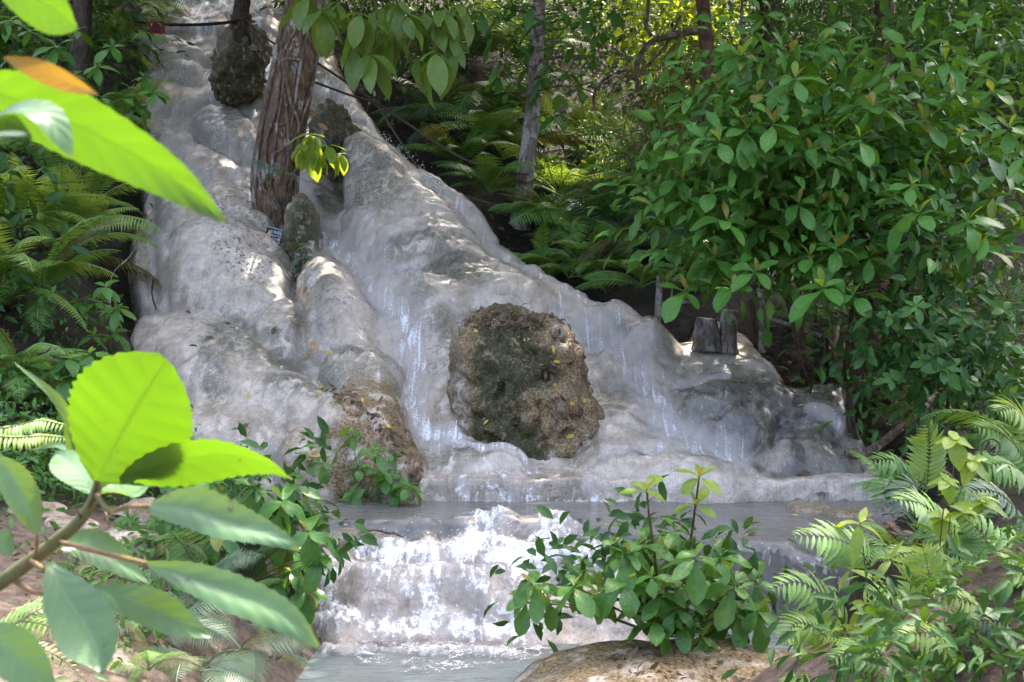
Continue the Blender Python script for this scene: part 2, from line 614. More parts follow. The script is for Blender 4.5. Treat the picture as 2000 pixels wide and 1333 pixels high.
gx, gy = axis(1, -7, 8, 0.07, -70, 70), axis(1, 3, 22, 0.07, -60, 95)
X, Y = np.meshgrid(gx, gy, indexing='ij')
Z = TG(X, Y)
Z = np.clip(Z, -0.5, 60)
U, Vv = proj(X, Y, Z)
Z = Z + 0.10 * fbm(X, Y, Z, 4, 0.9) * np.clip((np.abs(X) + Y - 3) / 8, 0.25, 1.5) + 0.03 * fbm(X, Y, Z, 3, 4.0)
path = ((U < 640) & (Vv > 985) & (Y > 2)).astype(float) * sstep(985, 1040, Vv)
path = np.maximum(path, ((np.abs(X) < 12) & (Y < 2.6)) * 0.7)
path = np.maximum(path, ((X < 1.7) & (X > -1.6) & (Y > 3.4) & (Y < 9)) * 0.9)
V3 = np.stack([X, Y, Z], -1).reshape(-1, 3)
me = mesh_np('ground', V3, grid_faces(len(gx), len(gy)), M_SOIL, attrs={'path': path})
prop(link('ground', me), 'dark soil hillside and bank under the jungle plants', None, None, 'structure')

# ------------------------------------------------------------------ terrain: the travertine fall
EDGE = [(255, -80), (575, -80), (650, 110), (705, 200), (765, 275), (835, 330), (905, 390), (965, 450), (1040, 505), (1120, 553), (1200, 598),
        (1290, 640), (1350, 635), (1370, 590), (1440, 600), (1500, 672), (1540, 725), (1645, 760), (1690, 830), (1690, 930), (1720, 1010), (1690, 1060),
        (1500, 1060), (1200, 1040), (830, 1040), (600, 1030), (500, 960), (360, 900), (245, 770), (245, 680), (262, 600), (240, 520),
        (275, 430), (268, 300), (285, 150), (268, 60)]
gx, gy = np.arange(-8.2, 4.2, 0.0235), np.concatenate([np.arange(8.6, 15, 0.0215), np.arange(15, 23.5, 0.034)])
X, Y = np.meshgrid(gx, gy, indexing='ij')
Z = TR(X, Y)
U, Vv = proj(X, Y, Z)
ed, _ = seg_dist(U, Vv, EDGE, True)
ed = np.where(inside(U, Vv, EDGE), ed, -ed)
# warped pixel-like coordinates so that no lobe is a clean ellipse
wu = U + 16 * fbm(X, Y, Z, 3, 1.7) + 5 * fbm(X, Y, Z, 2, 7.0)
wv = Vv + 13 * fbm(X + 31, Y, Z, 3, 1.7) + 4 * fbm(X + 31, Y, Z, 2, 7.0)
# (column, row, half width, half height, turn, height in metres, squareness)
LOBES = [(445, 560, 135, 108, 8, .62), (545, 670, 72, 78, 10, .36), (325, 545, 80, 75, 0, .30), (300, 500, 50, 70, 0, .22),
         (430, 745, 200, 105, 24, .42), (560, 800, 190, 70, 28, .34), (340, 700, 100, 80, 0, .3), (420, 870, 120, 70, 10, .34), (500, 850, 90, 55, 15, .30),
         (710, 770, 88, 80, 0, .42), (650, 610, 66, 125, -4, .42), (690, 640, 40, 90, -10, .3),
         (740, 365, 72, 100, -14, .52), (830, 440, 150, 110, 28, .40), (760, 470, 90, 60, 25, .34), (900, 530, 150, 55, 14, .26), (830, 585, 120, 42, 8, .26), (960, 575, 140, 45, 16, .26),
         (850, 650, 45, 45, 0, .22), (872, 740, 40, 75, 0, .24), (880, 820, 30, 70, 0, .2), (830, 770, 48, 80, 0, .16), (820, 690, 40, 50, 10, .16),
         (1290, 690, 140, 42, 10, .28), (1440, 715, 110, 48, 8, .34), (1180, 640, 130, 40, 22, .22), (1070, 580, 120, 40, 26, .22),
         (1410, 815, 125, 85, 0, .34), (1480, 790, 90, 60, 10, .3), (1590, 840, 78, 90, 0, .32), (1560, 925, 110, 62, 0, .32), (1640, 930, 70, 70, 0, .3), (1400, 950, 170, 55, 6, .28), (1610, 1000, 110, 45, 0, .25),
         (1200, 860, 90, 95, 0, .22), (1235, 735, 85, 65, 10, .22), (1120, 770, 90, 80, 0, .15), (1260, 800, 70, 45, 30, .2), (1330, 880, 90, 40, 20, .2),
         (1420, 660, 60, 30, 0, .2), (1480, 672, 45, 30, 0, .2),
         (710, 885, 118, 112, 0, .55), (620, 930, 80, 80, 0, .42), (780, 940, 60, 70, 0, .4), (900, 905, 95, 40, 8, .2), (980, 912, 60, 26, 6, .22), (880, 880, 60, 30, 0, .18),
         (390, 340, 85, 46, 8, .34), (445, 265, 70, 40, 20, .3), (350, 420, 75, 70, 0, .3), (450, 420, 70, 60, 0, .34), (330, 300, 60, 40, 0, .26), (480, 370, 40, 40, 0, .26), (490, 450, 50, 40, 0, .26),
         (620, 350, 60, 60, 20, .2), (660, 300, 44, 60, 0, .34), (690, 240, 40, 40, 30, .22), (600, 470, 40, 60, 0, .3), (600, 300, 60, 60, 0, .2)]
lr = random.Random(4)
for row in range(8):           # the lobed steps of the upper fall
    vv = 4 + row * 33 - 40
    for c in range(6):
        uu = 285 + c * 56 + (row % 2) * 26 + lr.uniform(-14, 14)
        LOBES.append((uu, vv + lr.uniform(-9, 9), lr.uniform(36, 62), lr.uniform(17, 27), lr.uniform(-8, 16), lr.uniform(.16, .3)))
D = np.zeros_like(Z)
kk = 0.04
for (cu, cv, ru, rv, rot, h) in LOBES:
    c, s = math.cos(R(rot)), math.sin(R(rot))
    du, dv = wu - cu, wv - cv
    a, b = (du * c + dv * s) / ru, (-du * s + dv * c) / rv
    r2 = a * a + b * b
    e = 0.85 * h * np.maximum(0, 1 - r2) ** 0.6
    e = np.where(r2 < 1.0, e, -0.3)
    m = np.maximum(D, e)
    # smooth maximum
    hh = np.clip(0.5 + 0.5 * (e - D) / kk, 0, 1)
    D = D * (1 - hh) + e * hh + kk * hh * (1 - hh)
# channels where the water has no dome under it
CH = [[(655, 150), (700, 235), (740, 270), (800, 330), (880, 420), (960, 500), (1060, 560), (1150, 600)],
      [(590, 380), (640, 470), (700, 540), (760, 610), (800, 680), (815, 760), (815, 850), (850, 880)],
      [(1100, 600), (1200, 690), (1260, 770), (1290, 830), (1330, 880), (1440, 910)],
      [(300, 130), (300, 400), (305, 600)]]
CW = [22, 40, 34, 16]
for ch, w in zip(CH, CW):
    d, t = seg_dist(U, Vv, ch)
    D *= 1 - 0.6 * np.exp(-(d / w) ** 2)
gully, _ = seg_dist(U, Vv, [(625, 205), (650, 300), (655, 380)])       # dark undercut beside the trunk
D -= 0.35 * np.exp(-(gully / 26) ** 2)
flute = fbm(X + 0.15 * fbm(X, Y, Z, 2, 1.5), 0.22 * Y, 0.22 * Z, 3, 4.2)
D += 0.045 * flute * sstep(-0.25, 0.3, fbm(X + 40, Y, Z, 2, 0.7)) - 0.03 * np.abs(fbm(X, Y, Z + 7, 3, 2.6))
D += 0.06 * fbm(X, Y, Z, 4, 1.3) + 0.028 * fbm(X, Y, Z, 3, 6.0) + 0.010 * fbm(X, Y, Z, 3, 16.0)
rterr = sstep(1270, 1340, U) * (1 - sstep(745, 800, Vv))
D = D * (1 - 0.75 * rterr) - 0.10 * rterr
# rimstone edges: small scalloped steps that follow the contours
ph = Z * 3.1 + 0.9 * fbm(X, Y, Z, 3, 1.1) + 0.22 * fbm(X, Y, Z, 3, 4.5)
saw = ph - np.floor(ph)
rim = sstep(0.0, 0.75, saw) * (1 - sstep(0.86, 1.0, saw))
D += 0.04 * rim * sstep(-0.12, 0.25, fbm(X + 21, Y, Z, 3, 0.9))
ph = Z * 9.0 + 0.8 * fbm(X + 3, Y, Z, 3, 2.4)
saw = ph - np.floor(ph)
D += 0.014 * sstep(0.0, 0.7, saw) * (1 - sstep(0.82, 1.0, saw)) * sstep(-0.1, 0.3, fbm(X + 61, Y, Z, 3, 1.3))
# horizontal wash ripples of the flowing parts
D += 0.006 * np.sin((Z + 0.05 * fbm(X, Y, Z, 2, 3)) * 60) * sstep(0, 0.4, fbm(X + 9, Y, Z, 2, 0.8))
D -= 0.9 * (1 - sstep(-40, 34, ed)) ** 2
# displace along the slope's own normal
zx, zy = np.gradient(Z, gx, axis=0), np.gradient(Z, gy, axis=1)
nl = np.sqrt(zx ** 2 + zy ** 2 + 1)
PX, PY, PZ = X - zx / nl * D, Y - zy / nl * D, Z + D / nl
keep = ed > -45


def blob(lst, soft=0.5):
    m = np.zeros_like(U)
    for (cu, cv, ru, rv, w) in lst:
        m = np.maximum(m, w * (1 - sstep(soft, 1.15, np.hypot((wu - cu) / ru, (wv - cv) / rv))))
    return m


algae = blob([(470, 700, 60, 60, .9), (520, 720, 120, 50, .8), (620, 790, 120, 40, .9), (700, 730, 90, 40, .95), (730, 800, 70, 60, .6), (430, 800, 40, 100, .7), (560, 860, 60, 50, .5), (880, 560, 110, 26, .95),
              (840, 520, 120, 20, .8), (800, 600, 60, 25, .7), (740, 400, 60, 80, .6), (700, 340, 30, 60, .7), (1230, 665, 110, 18, .9), (1430, 820, 140, 110, 1.0), (1500, 760, 120, 50, .9), (1600, 820, 90, 100, .9), (1180, 770, 40, 40, .6), (1210, 800, 50, 60, .6), (1560, 860, 60, 80, .5),
              (1600, 960, 120, 40, .8), (880, 905, 110, 40, .8), (1130, 890, 60, 40, .6), (640, 560, 40, 120, .7), (340, 330, 80, 60, .4), (430, 300, 90, 60, .5), (860, 650, 40, 40, .6), (490, 900, 90, 40, .6), (620, 660, 50, 90, .5), (1350, 720, 160, 20, .6)])
algae = np.maximum(algae, 0.22)
speck = blob([(500, 540, 90, 90, 1), (470, 480, 90, 40, .8), (740, 390, 70, 90, .8), (460, 440, 60, 60, .9), (410, 260, 80, 60, .7), (650, 600, 70, 100, .6), (280, 530, 30, 70, .8), (420, 690, 80, 60, .6), (1430, 820, 110, 80, .6), (850, 700, 50, 100, .7), (560, 660, 60, 60, .5)])
speck = np.maximum(speck, 0.15)
brown = blob([(740, 870, 95, 95, 1.4), (680, 950, 110, 60, 1.5), (800, 940, 40, 90, 1.6), (600, 930, 50, 80, .8), (870, 830, 30, 70, .7), (275, 520, 30, 80, .6), (1660, 860, 40, 60, .7), (610, 640, 20, 60, .7), (660, 310, 30, 70, .8)])
brown = np.maximum(brown, sstep(18, 0, ed) * 0.5)
moss = blob([(620, 440, 26, 90, 1), (590, 520, 24, 90, 1), (645, 260, 24, 80, .8), (655, 360, 22, 60, .9), (262, 460, 22, 100, .8), (800, 985, 60, 30, .6), (560, 470, 40, 60, .8)])
DRY = blob([(450, 560, 100, 80, .8), (600, 850, 200, 90, .7), (330, 700, 80, 100, .6), (650, 600, 60, 110, .6), (740, 880, 110, 110, 1), (740, 380, 60, 80, .6)])
wet = np.clip(1 - DRY, 0.1, 1)
wet = np.maximum(wet, 1.6 * blob([(1480, 820, 200, 140, 1.0)]))
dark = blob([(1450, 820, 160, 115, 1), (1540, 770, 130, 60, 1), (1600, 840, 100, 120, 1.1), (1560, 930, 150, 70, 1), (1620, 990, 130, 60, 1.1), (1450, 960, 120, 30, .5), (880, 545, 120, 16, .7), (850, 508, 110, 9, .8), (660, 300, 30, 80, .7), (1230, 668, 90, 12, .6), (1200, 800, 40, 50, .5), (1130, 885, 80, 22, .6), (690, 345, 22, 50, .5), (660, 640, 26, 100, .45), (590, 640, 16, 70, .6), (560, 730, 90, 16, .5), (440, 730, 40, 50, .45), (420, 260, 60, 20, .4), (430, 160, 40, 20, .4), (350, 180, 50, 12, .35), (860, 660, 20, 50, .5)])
# flowing water: foam strength along the streams, plus painted sky shine at the right end (columns, rows, half width, weight)
STREAMS = [([(420, -30), (390, 150), (350, 300), (330, 430)], 120, .3), ([(330, 430), (310, 600)], 60, .3), ([(900, 440), (1050, 560), (1200, 660), (1290, 760)], 70, .3), ([(640, 420), (760, 560), (810, 700)], 60, .3), ([(1200, 700), (1270, 820), (1340, 900)], 50, .3), ([(1250, 690), (1400, 700)], 24, .26), (CH[0], 22, .5), (CH[1], 34, .42), ([(780, 620), (805, 660), (812, 720), (800, 800), (830, 855), (890, 875)], 19, .78), ([(640, 470), (690, 530)], 20, .62), ([(700, 540), (770, 620)], 30, .5),
           (CH[2], 34, .5), ([(1300, 770), (1330, 745), (1420, 732)], 12, .5), ([(1280, 790), (1300, 850), (1360, 890), (1430, 930)], 34, .6),
           ([(300, 20), (420, 30), (530, 10)], 34, .62), ([(320, 60), (400, 70), (470, 110)], 16, .66), ([(500, 20), (520, 110)], 26, .66), ([(300, 150), (400, 150), (420, 200)], 18, .5),
           ([(330, 240), (420, 200), (500, 220)], 16, .5), ([(300, 380), (305, 600)], 9, .5), ([(1480, 690), (1530, 730)], 10, .45), ([(1560, 765), (1640, 780)], 9, .42), ([(1560, 840), (1620, 880)], 14, .42),  # top streak at far right paints the sky's shine on wet rock
           ([(960, 510), (1050, 560), (1170, 610), (1290, 660)], 10, .55), ([(880, 880), (930, 905), (1030, 920)], 8, .7), ([(1180, 920), (1300, 890)], 10, .5)]
foam = np.zeros_like(U)
fu, fv = np.zeros_like(U), np.zeros_like(U)
for pl, w, k in STREAMS:
    d, t = seg_dist(wu * 0.5 + U * 0.5, wv * 0.5 + Vv * 0.5, pl)
    f = k * np.exp(-(d / w) ** 2)
    m = f > foam
    foam = np.where(m, f, foam)
    L = sum(math.hypot(pl[i + 1][0] - pl[i][0], pl[i + 1][1] - pl[i][1]) for i in range(len(pl) - 1))
    fv = np.where(m, t * L * Y / FPX, fv)
    fu = np.where(m, X, fu)
P3 = np.stack([PX, PY, PZ], -1).reshape(-1, 3)
F = grid_faces(len(gx), len(gy), keep)
V3, F, *A = compact(P3, F, *[a.ravel() for a in (algae, speck, brown, moss, wet, dark)])
me = mesh_np('waterfall_rock', V3, F, M_ROCK, attrs=dict(zip(('algae', 'speck', 'brown', 'moss', 'wet', 'dark'), A)))
prop(link('waterfall_rock', me), 'pale grey lobed limestone slope that the waterfall runs down', None, None, 'structure')
# the white water lies just above the rock
turb = 0.012 + 0.03 * foam * (0.6 + fbm(X, Y, Z, 3, 9.0))
P3 = np.stack([PX - zx / nl * turb, PY - zy / nl * turb, PZ + turb / nl], -1).reshape(-1, 3)
F = grid_faces(len(gx), len(gy), keep & (foam > 0.1) & (ed > 4))
V3, F, *A = compact(P3, F, foam.ravel(), fu.ravel(), fv.ravel())
me = mesh_np('falling_water', V3, F, M_FOAM, attrs=dict(zip(('foam', 'fu', 'fv'), A)))
prop(link('falling_water', me), 'thin white streams of water running down the pale rock, and painted sky shine at the right end', None, None, 'structure')
ROCK_GRID = (gx, gy, PZ)


def rock_top(u, v):
    """nearest point of the finished rock that shows at a pixel"""
    pu, pv = ROCK_UV
    d = (pu - u) ** 2 + (pv - v) ** 2 + ROCK_PEN
    i = np.argmin(d)
    return Vector(ROCK_P[i]), Vector((float(RN[0].ravel()[i]), float(RN[1].ravel()[i]), float(RN[2].ravel()[i])))


_pu, _pv = proj(PX, PY, PZ)
ROCK_UV = (_pu.ravel(), _pv.ravel())
ROCK_P = np.stack([PX, PY, PZ], -1).reshape(-1, 3)
ROCK_PEN = (np.where(keep, 0, 1e9) + PY * 2.0).ravel()
gxx, gyy = np.gradient(PZ, gx, axis=0), np.gradient(PZ, gy, axis=1)
_n = np.sqrt(gxx ** 2 + gyy ** 2 + 1)
RN = (-gxx / _n, -gyy / _n, 1 / _n)

# ------------------------------------------------------------------ terrain: ledge, middle pool, cascade, lower pool
ZM, ZL = 0.555, 0.0


def lip(x):
    return np.interp(x, [-2.2, -1.4, -0.9, -0.3, 0.3, 0.9, 1.5, 2.0, 3.0], [8.0, 8.12, 8.2, 8.18, 8.1, 7.8, 7.55, 7.6, 7.75])


gx, gy = np.arange(-2.1, 3.2, 0.0125), np.arange(6.3, 9.6, 0.0125)
X, Y = np.meshgrid(gx, gy, indexing='ij')
q = 0.09 * fbm(X, Y, 0 * X, 3, 1.6) + 0.02 * fbm(X, Y, 0 * X, 2, 7)
yl = lip(X) + q
q2 = 0.28 * fbm(X, Y * 0.3, 0 * X + 8, 3, 1.5) - 0.16 * np.exp(-((X + 0.25) / 0.45) ** 2)
yk = 8.84 + 0.05 * fbm(X, 0 * X, 0 * X + 3, 3, 1.8)
rgt = sstep(0.7, 1.15, X)
Z = 0.44 + 0.0 * X
Z = Z + 0.28 * sstep(-0.02, 0.05, Y - yk + 0.02 * fbm(X, Y, X, 2, 9)) * sstep(-0.85, -0.7, X)
Z += 0.10 * sstep(0.28, 0.02, Y - yl) * sstep(-0.25, 0, Y - yl)
top = Z
dn1 = np.interp((yl - Y) + q2 * sstep(0.1, 0.6, yl - Y), [-0.1, 0.0, 0.10, 0.36, 0.48, 0.78, 0.92, 1.22, 1.4], [0.55, 0.53, 0.41, 0.37, 0.25, 0.20, 0.045, -0.01, -0.12])
dn2 = np.interp(yl - Y, [-0.1, 0.0, 0.05, 0.13, 0.3, 0.6], [0.55, 0.545, 0.44, -0.03, -0.12, -0.3])
dn = dn1 * (1 - rgt) + dn2 * rgt
Z = np.where(Y > yl, top, dn)
U, Vv = proj(X, Y, Z)
B2 = [(725, 1190, 74, 46, .2), (885, 1200, 90, 48, .22), (1010, 1222, 50, 30, .15), (800, 1165, 50, 28, .12), (960, 1170, 50, 30, .14), (660, 1235, 60, 30, .08), (740, 1075, 60, 26, .12), (830, 1045, 36, 26, .09), (700, 1060, 30, 30, .05), (800, 1130, 90, 36, .09), (950, 1150, 90, 40, .1),
      (1110, 1095, 90, 40, .10), (985, 1028, 34, 18, .05), (905, 1030, 44, 22, .045), (1060, 1040, 60, 22, .05), (660, 1135, 60, 40, .12), (1180, 1060, 60, 26, .08), (1320, 1110, 80, 40, .06), (1500, 1120, 90, 60, .06), (1600, 1150, 80, 60, .06)]
D = 0 * Z
wu = U + 14 * fbm(X, Y, X, 3, 3.0)
wv = Vv + 10 * fbm(X + 5, Y, X, 3, 3.0)
for cu, cv, ru, rv, h in B2:
    r2 = ((wu - cu) / ru) ** 2 + ((wv - cv) / rv) ** 2
    D = np.maximum(D, h * np.sqrt(np.maximum(0, 1 - r2)))
Z = Z + D + 0.03 * fbm(X, Y, Z, 3, 3.0) + 0.010 * fbm(X, Y, Z, 3, 14.0)
PY = Y - 0.03 * fbm(X, Z * 3, Y, 3, 6.0)
blend = lambda lst: blob(lst)
U, Vv = proj(X, PY, Z)
algae = blob([(760, 1050, 130, 40, 1), (860, 1030, 60, 30, 1), (1120, 1090, 120, 50, .9), (720, 1080, 60, 30, .9), (900, 960, 140, 40, .6), (1080, 965, 120, 30, .7), (1300, 970, 90, 30, .5)])
algae = np.maximum(algae, .25)
brown = blob([(815, 1055, 30, 16, .9), (1170, 1050, 40, 16, .8), (690, 1060, 60, 26, .5), (1060, 960, 260, 40, .45)])
one = np.ones_like(X)
P3 = np.stack([X, PY, Z], -1).reshape(-1, 3)
speck = 0.3 * one
wet = one * np.where(X > 1.0, 0.5, 1.0)
V3, F, *A = compact(P3, grid_faces(len(gx), len(gy)), *[a.ravel() for a in (algae, speck, brown, 0 * one, wet)])
me = mesh_np('cascade_rock', V3, F, M_ROCK, attrs=dict(zip(('algae', 'speck', 'brown', 'moss', 'wet'), A)))
prop(link('cascade_rock', me), 'low limestone ledge and stepped lip between the two pools', None, None, 'structure')
# rapids
RP = [([(960, 1030), (930, 1080), (880, 1110), (830, 1150)], 44, .62), ([(1090, 1040), (1060, 1090), (1010, 1120), (960, 1110)], 40, .68), ([(740, 1112), (850, 1098), (960, 1085), (1060, 1110)], 30, .85), ([(1000, 1110), (1100, 1110), (1160, 1100)], 26, .6),
      ([(640, 1160), (650, 1215), (700, 1245), (800, 1232), (900, 1240), (1000, 1255)], 20, .66), ([(1010, 1150), (1060, 1200), (1040, 1250)], 36, .55), ([(690, 1150), (760, 1160), (830, 1190), (850, 1230)], 22, .6), ([(880, 1150), (950, 1190), (1000, 1230)], 44, .5), ([(640, 1150), (900, 1150)], 40, .3), ([(660, 1225), (1040, 1235)], 26, .4),
      ([(890, 985), (1000, 988), (1130, 990), (1230, 995)], 5, .6), ([(905, 950), (905, 985)], 13, .55), ([(1000, 950), (1000, 985)], 70, .26), ([(1150, 945), (1160, 990)], 24, .38), ([(1290, 950), (1400, 990)], 16, .4), ([(1430, 1090), (1560, 1100), (1620, 1130)], 22, .36), ([(640, 1120), (720, 1140)], 20, .4)]
RP += [([(700, 1092), (800, 1082), (930, 1076), (1090, 1082)], 14, .6), ([(640, 1150), (760, 1146), (860, 1152), (1000, 1146), (1120, 1130)], 13, .55), ([(625, 1236), (740, 1246), (860, 1242), (960, 1250), (1060, 1244)], 18, .68), ([(640, 1280), (780, 1288), (900, 1284), (1010, 1290)], 16, .5)]
foam = np.zeros_like(X)
fu, fv = X.copy(), -PY * 0.7 + Z
for pl, w, k in RP:
    d, t = seg_dist(wu * .5 + U * .5, wv * .5 + Vv * .5, pl)
    foam = np.maximum(foam, k * np.exp(-(d / w) ** 2))
ft = foam * (0.5 + 0.8 * np.abs(fbm(X, Y, Z, 4, 8.0)) + 0.5 * np.abs(fbm(X, Y, Z, 2, 26.0)))
P3 = np.stack([X, PY - 0.02 * ft, Z + 0.012 + 0.14 * ft], -1).reshape(-1, 3)
F = grid_faces(len(gx), len(gy), foam > 0.09)
V3, F, *A = compact(P3, F, foam.ravel(), fu.ravel(), fv.ravel())
me = mesh_np('rapids', V3, F, M_RAPID, attrs=dict(zip(('foam', 'fu', 'fv'), A)))
prop(link('rapids', me), 'white foaming rapids tumbling over the low rock steps', None, None, 'structure')


def water_sheet(name, label, x0, x1, y0, y1, z, mat, st=0.04, keepf=None, amp=0.006):
    gx, gy = np.arange(x0, x1, st), np.arange(y0, y1, st)
    X, Y = np.meshgrid(gx, gy, indexing='ij')
    Z = z + amp * fbm(X, Y, 0 * X, 3, 5.0)
    k = keepf(X, Y) if keepf else np.ones_like(X, bool)
    V3, F = compact(np.stack([X, Y, Z], -1).reshape(-1, 3), grid_faces(len(gx), len(gy), k))
    return prop(link(name, mesh_np(name, V3, F, mat)), label, None, None, 'structure')


sw = sstep(-0.07, 0.05, Y - yl)
Zw = (ZM + 0.004 * fbm(X, Y, 0 * X, 3, 5.0)) * sw + (Z + 0.012) * (1 - sw)
V3, F = compact(np.stack([X, PY, Zw], -1).reshape(-1, 3), grid_faces(len(gx), len(gy), (Y > yl - 0.16) & (Y < 9.0)))
prop(link('middle_pool', mesh_np('middle_pool', V3, F, M_POOL)), 'shallow grey pool at the foot of the fall', None, None, 'structure')
water_sheet('lower_pool', 'milky green grey pool below the rapids', -2.0, 3.4, 3.2, 7.95, ZL + 0.02, M_LOWER, 0.03, None, 0.012)

gx, gy = np.arange(-1.7, 0.6, 0.016), np.arange(5.9, 7.75, 0.016)
X, Y = np.meshgrid(gx, gy, indexing='ij')
U, Vv = proj(X, Y, 0 * X)
foam = 0 * X
for pl, w, k in [([(620, 1238), (720, 1262), (850, 1280), (1050, 1285)], 26, .62), ([(640, 1270), (740, 1300), (860, 1318)], 24, .48), ([(1020, 1280), (930, 1305), (850, 1310)], 24, .46)]:
    d, t = seg_dist(U + 14 * fbm(X, Y, X, 2, 4), Vv + 8 * fbm(X + 3, Y, X, 2, 4), pl)
    foam = np.maximum(foam, k * np.exp(-(d / w) ** 2))
V3, F, *A = compact(np.stack([X, Y, 0.034 + 0.04 * foam * (0.5 + np.abs(fbm(X, Y, X, 3, 9)))], -1).reshape(-1, 3), grid_faces(len(gx), len(gy), foam > .06), foam.ravel(), X.ravel(), (Y * 3).ravel())
prop(link('pool_foam', mesh_np('pool_foam', V3, F, M_DRIFT, attrs=dict(zip(('foam', 'fu', 'fv'), A)))), 'foam streaks drifting on the lower pool below the rapids', None, None, 'structure')

# ------------------------------------------------------------------ leaves
PROF = {'obovate': lambda t: np.sin(np.pi * np.clip(t, 0, 1) ** 1.45) ** 0.75,
        'elliptic': lambda t: np.sin(np.pi * np.clip(t, 0, 1) ** 1.05) ** 0.8,
        'ovate': lambda t: np.sin(np.pi * np.clip(t, 0, 1) ** 0.72) ** 0.85,
        'lance': lambda t: np.sin(np.pi * np.clip(t, 0, 1) ** 0.8) ** 0.9,
        'round': lambda t: np.sin(np.pi * np.clip(t, 0, 1) ** 1.25) ** 0.55}


def leaf_me(mat, W=0.42, prof='obovate', fold=0.18, droop=0.6, nv=6, na=3, serr=0.0, wav=0.03, twist=0.0, seed=0):
    r = random.Random(seed)
    ts = np.linspace(0, 1, nv + 1)
    w = PROF[prof](np.clip(ts, 0.015, 0.985)) * W / 2
    w[0] = 0.012
    w[-1] = 0.004
    ang = -droop * (ts - 0.15) * (0.8 + 0.4 * r.random())
    dy, dz = np.cos(ang) / nv, np.sin(ang) / nv
    y = np.concatenate([[0], np.cumsum(dy[:-1])])
    z = np.concatenate([[0], np.cumsum(dz[:-1])])
    V, UVs = [], []
    ss = np.linspace(-1, 1, na)
    p1, p2 = r.uniform(0, 6), r.uniform(0, 6)
    bend = r.uniform(-0.08, 0.08)
    for i, t in enumerate(ts):
        for s in ss:
            k = w[i] * (1 + (serr * (1 if i % 2 else -1) * (abs(s) > 0.9)))
            V.append((s * k + bend * t * t, y[i], z[i] + fold * abs(s) * k + wav * W * abs(s) * math.sin(9 * t + (p1 if s < 0 else p2)) + twist * s * k * t))
            UVs.append((0.5 + 0.5 * s, t))
    return mesh_np('leaf', V, grid_faces(nv + 1, na)[:, ::-1], mat, uv=UVs)


def place(o, pos, d, n, s):
    d = Vector(d).normalized()
    n = Vector(n)
    x = d.cross(n)
    if x.length < 1e-4: x = d.orthogonal()
    x.normalize()
    z = x.cross(d)
    m = Matrix(((x.x, d.x, z.x), (x.y, d.y, z.y), (x.z, d.z, z.z))).to_4x4()
    o.matrix_basis = Matrix.Translation(pos) @ m @ Matrix.Scale(s, 4)
    return o


def leaf_at(parent, meshes, pos, d, n, s, name='leaf'):
    o = bpy.data.objects.new(name, rng.choice(meshes))
    COL.objects.link(o)
    o.parent = parent
    o.matrix_parent_inverse = parent.matrix_basis.inverted()
    return place(o, pos, d, n, s)


TPL8_V = np.array([(0, 0, 0), (-.42, .35, .07), (0, .36, 0), (.42, .35, .07), (-.36, .7, .02), (0, .7, -.05), (.36, .7, .02), (0, 1, -.16)])
TPL8_F = np.array([(0, 2, 1), (0, 3, 2), (1, 5, 4), (1, 2, 5), (2, 3, 6), (2, 6, 5), (4, 5, 7), (5, 6, 7)])
TPL8_UV = np.array([(.5, 0), (0, .35), (.5, .36), (1, .35), (0, .7), (.5, .7), (1, .7), (.5, 1)])
TPL2_V = np.array([(0, 0, 0), (-.5, .5, .08), (0, 1, -.1), (.5, .5, .08)])
TPL2_F = np.array([(0, 3, 1), (3, 2, 1)])
TPL2_UV = np.array([(.5, 0), (0, .5), (.5, 1), (1, .5)])


def cloud_me(name, P, D, NRM, L, Wr, mat, tpl=8):
    TV, TF, TU = (TPL8_V, TPL8_F, TPL8_UV) if tpl == 8 else (TPL2_V, TPL2_F, TPL2_UV)
    P, D, NRM = map(lambda a: np.asarray(a, float), (P, D, NRM))
    n = len(P)
    L = np.broadcast_to(np.asarray(L, float), (n,))
    D = D / np.linalg.norm(D, axis=1)[:, None]
    Xa = np.cross(D, NRM)
    Xa /= np.linalg.norm(Xa, axis=1)[:, None] + 1e-9
    Za = np.cross(Xa, D)
    W = L * Wr
    V = (P[:, None, :] + Xa[:, None, :] * (TV[None, :, 0:1] * W[:, None, None]) + D[:, None, :] * (TV[None, :, 1:2] * L[:, None, None])
         + Za[:, None, :] * (TV[None, :, 2:3] * L[:, None, None])).reshape(-1, 3)
    F = (TF[None] + (np.arange(n) * len(TV))[:, None, None]).reshape(-1, 3)
    rr = np.repeat(nrng.random(n), len(TV))
    return mesh_np(name, V, F, mat, uv=np.tile(TU, (n, 1)), attrs={'rnd': rr})


def cloud_pts(centers, per, spread, droop=0.3, flat=0.7):
    """clumped leaf positions with outward, drooping directions"""
    C = np.asarray(centers, float)
    n = len(C) * per
    off = nrng.normal(size=(n, 3))
    off[:, 2] *= flat
    off *= spread
    P = np.repeat(C, per, 0) + off
    D = off / (np.linalg.norm(off, axis=1)[:, None] + 1e-6) + nrng.normal(size=(n, 3)) * 0.6
    D[:, 2] -= droop
    Nn = nrng.normal(size=(n, 3)) * 0.55
    Nn[:, 2] += 1.0
    Nn[:, 1] -= 0.35
    return P, D, Nn


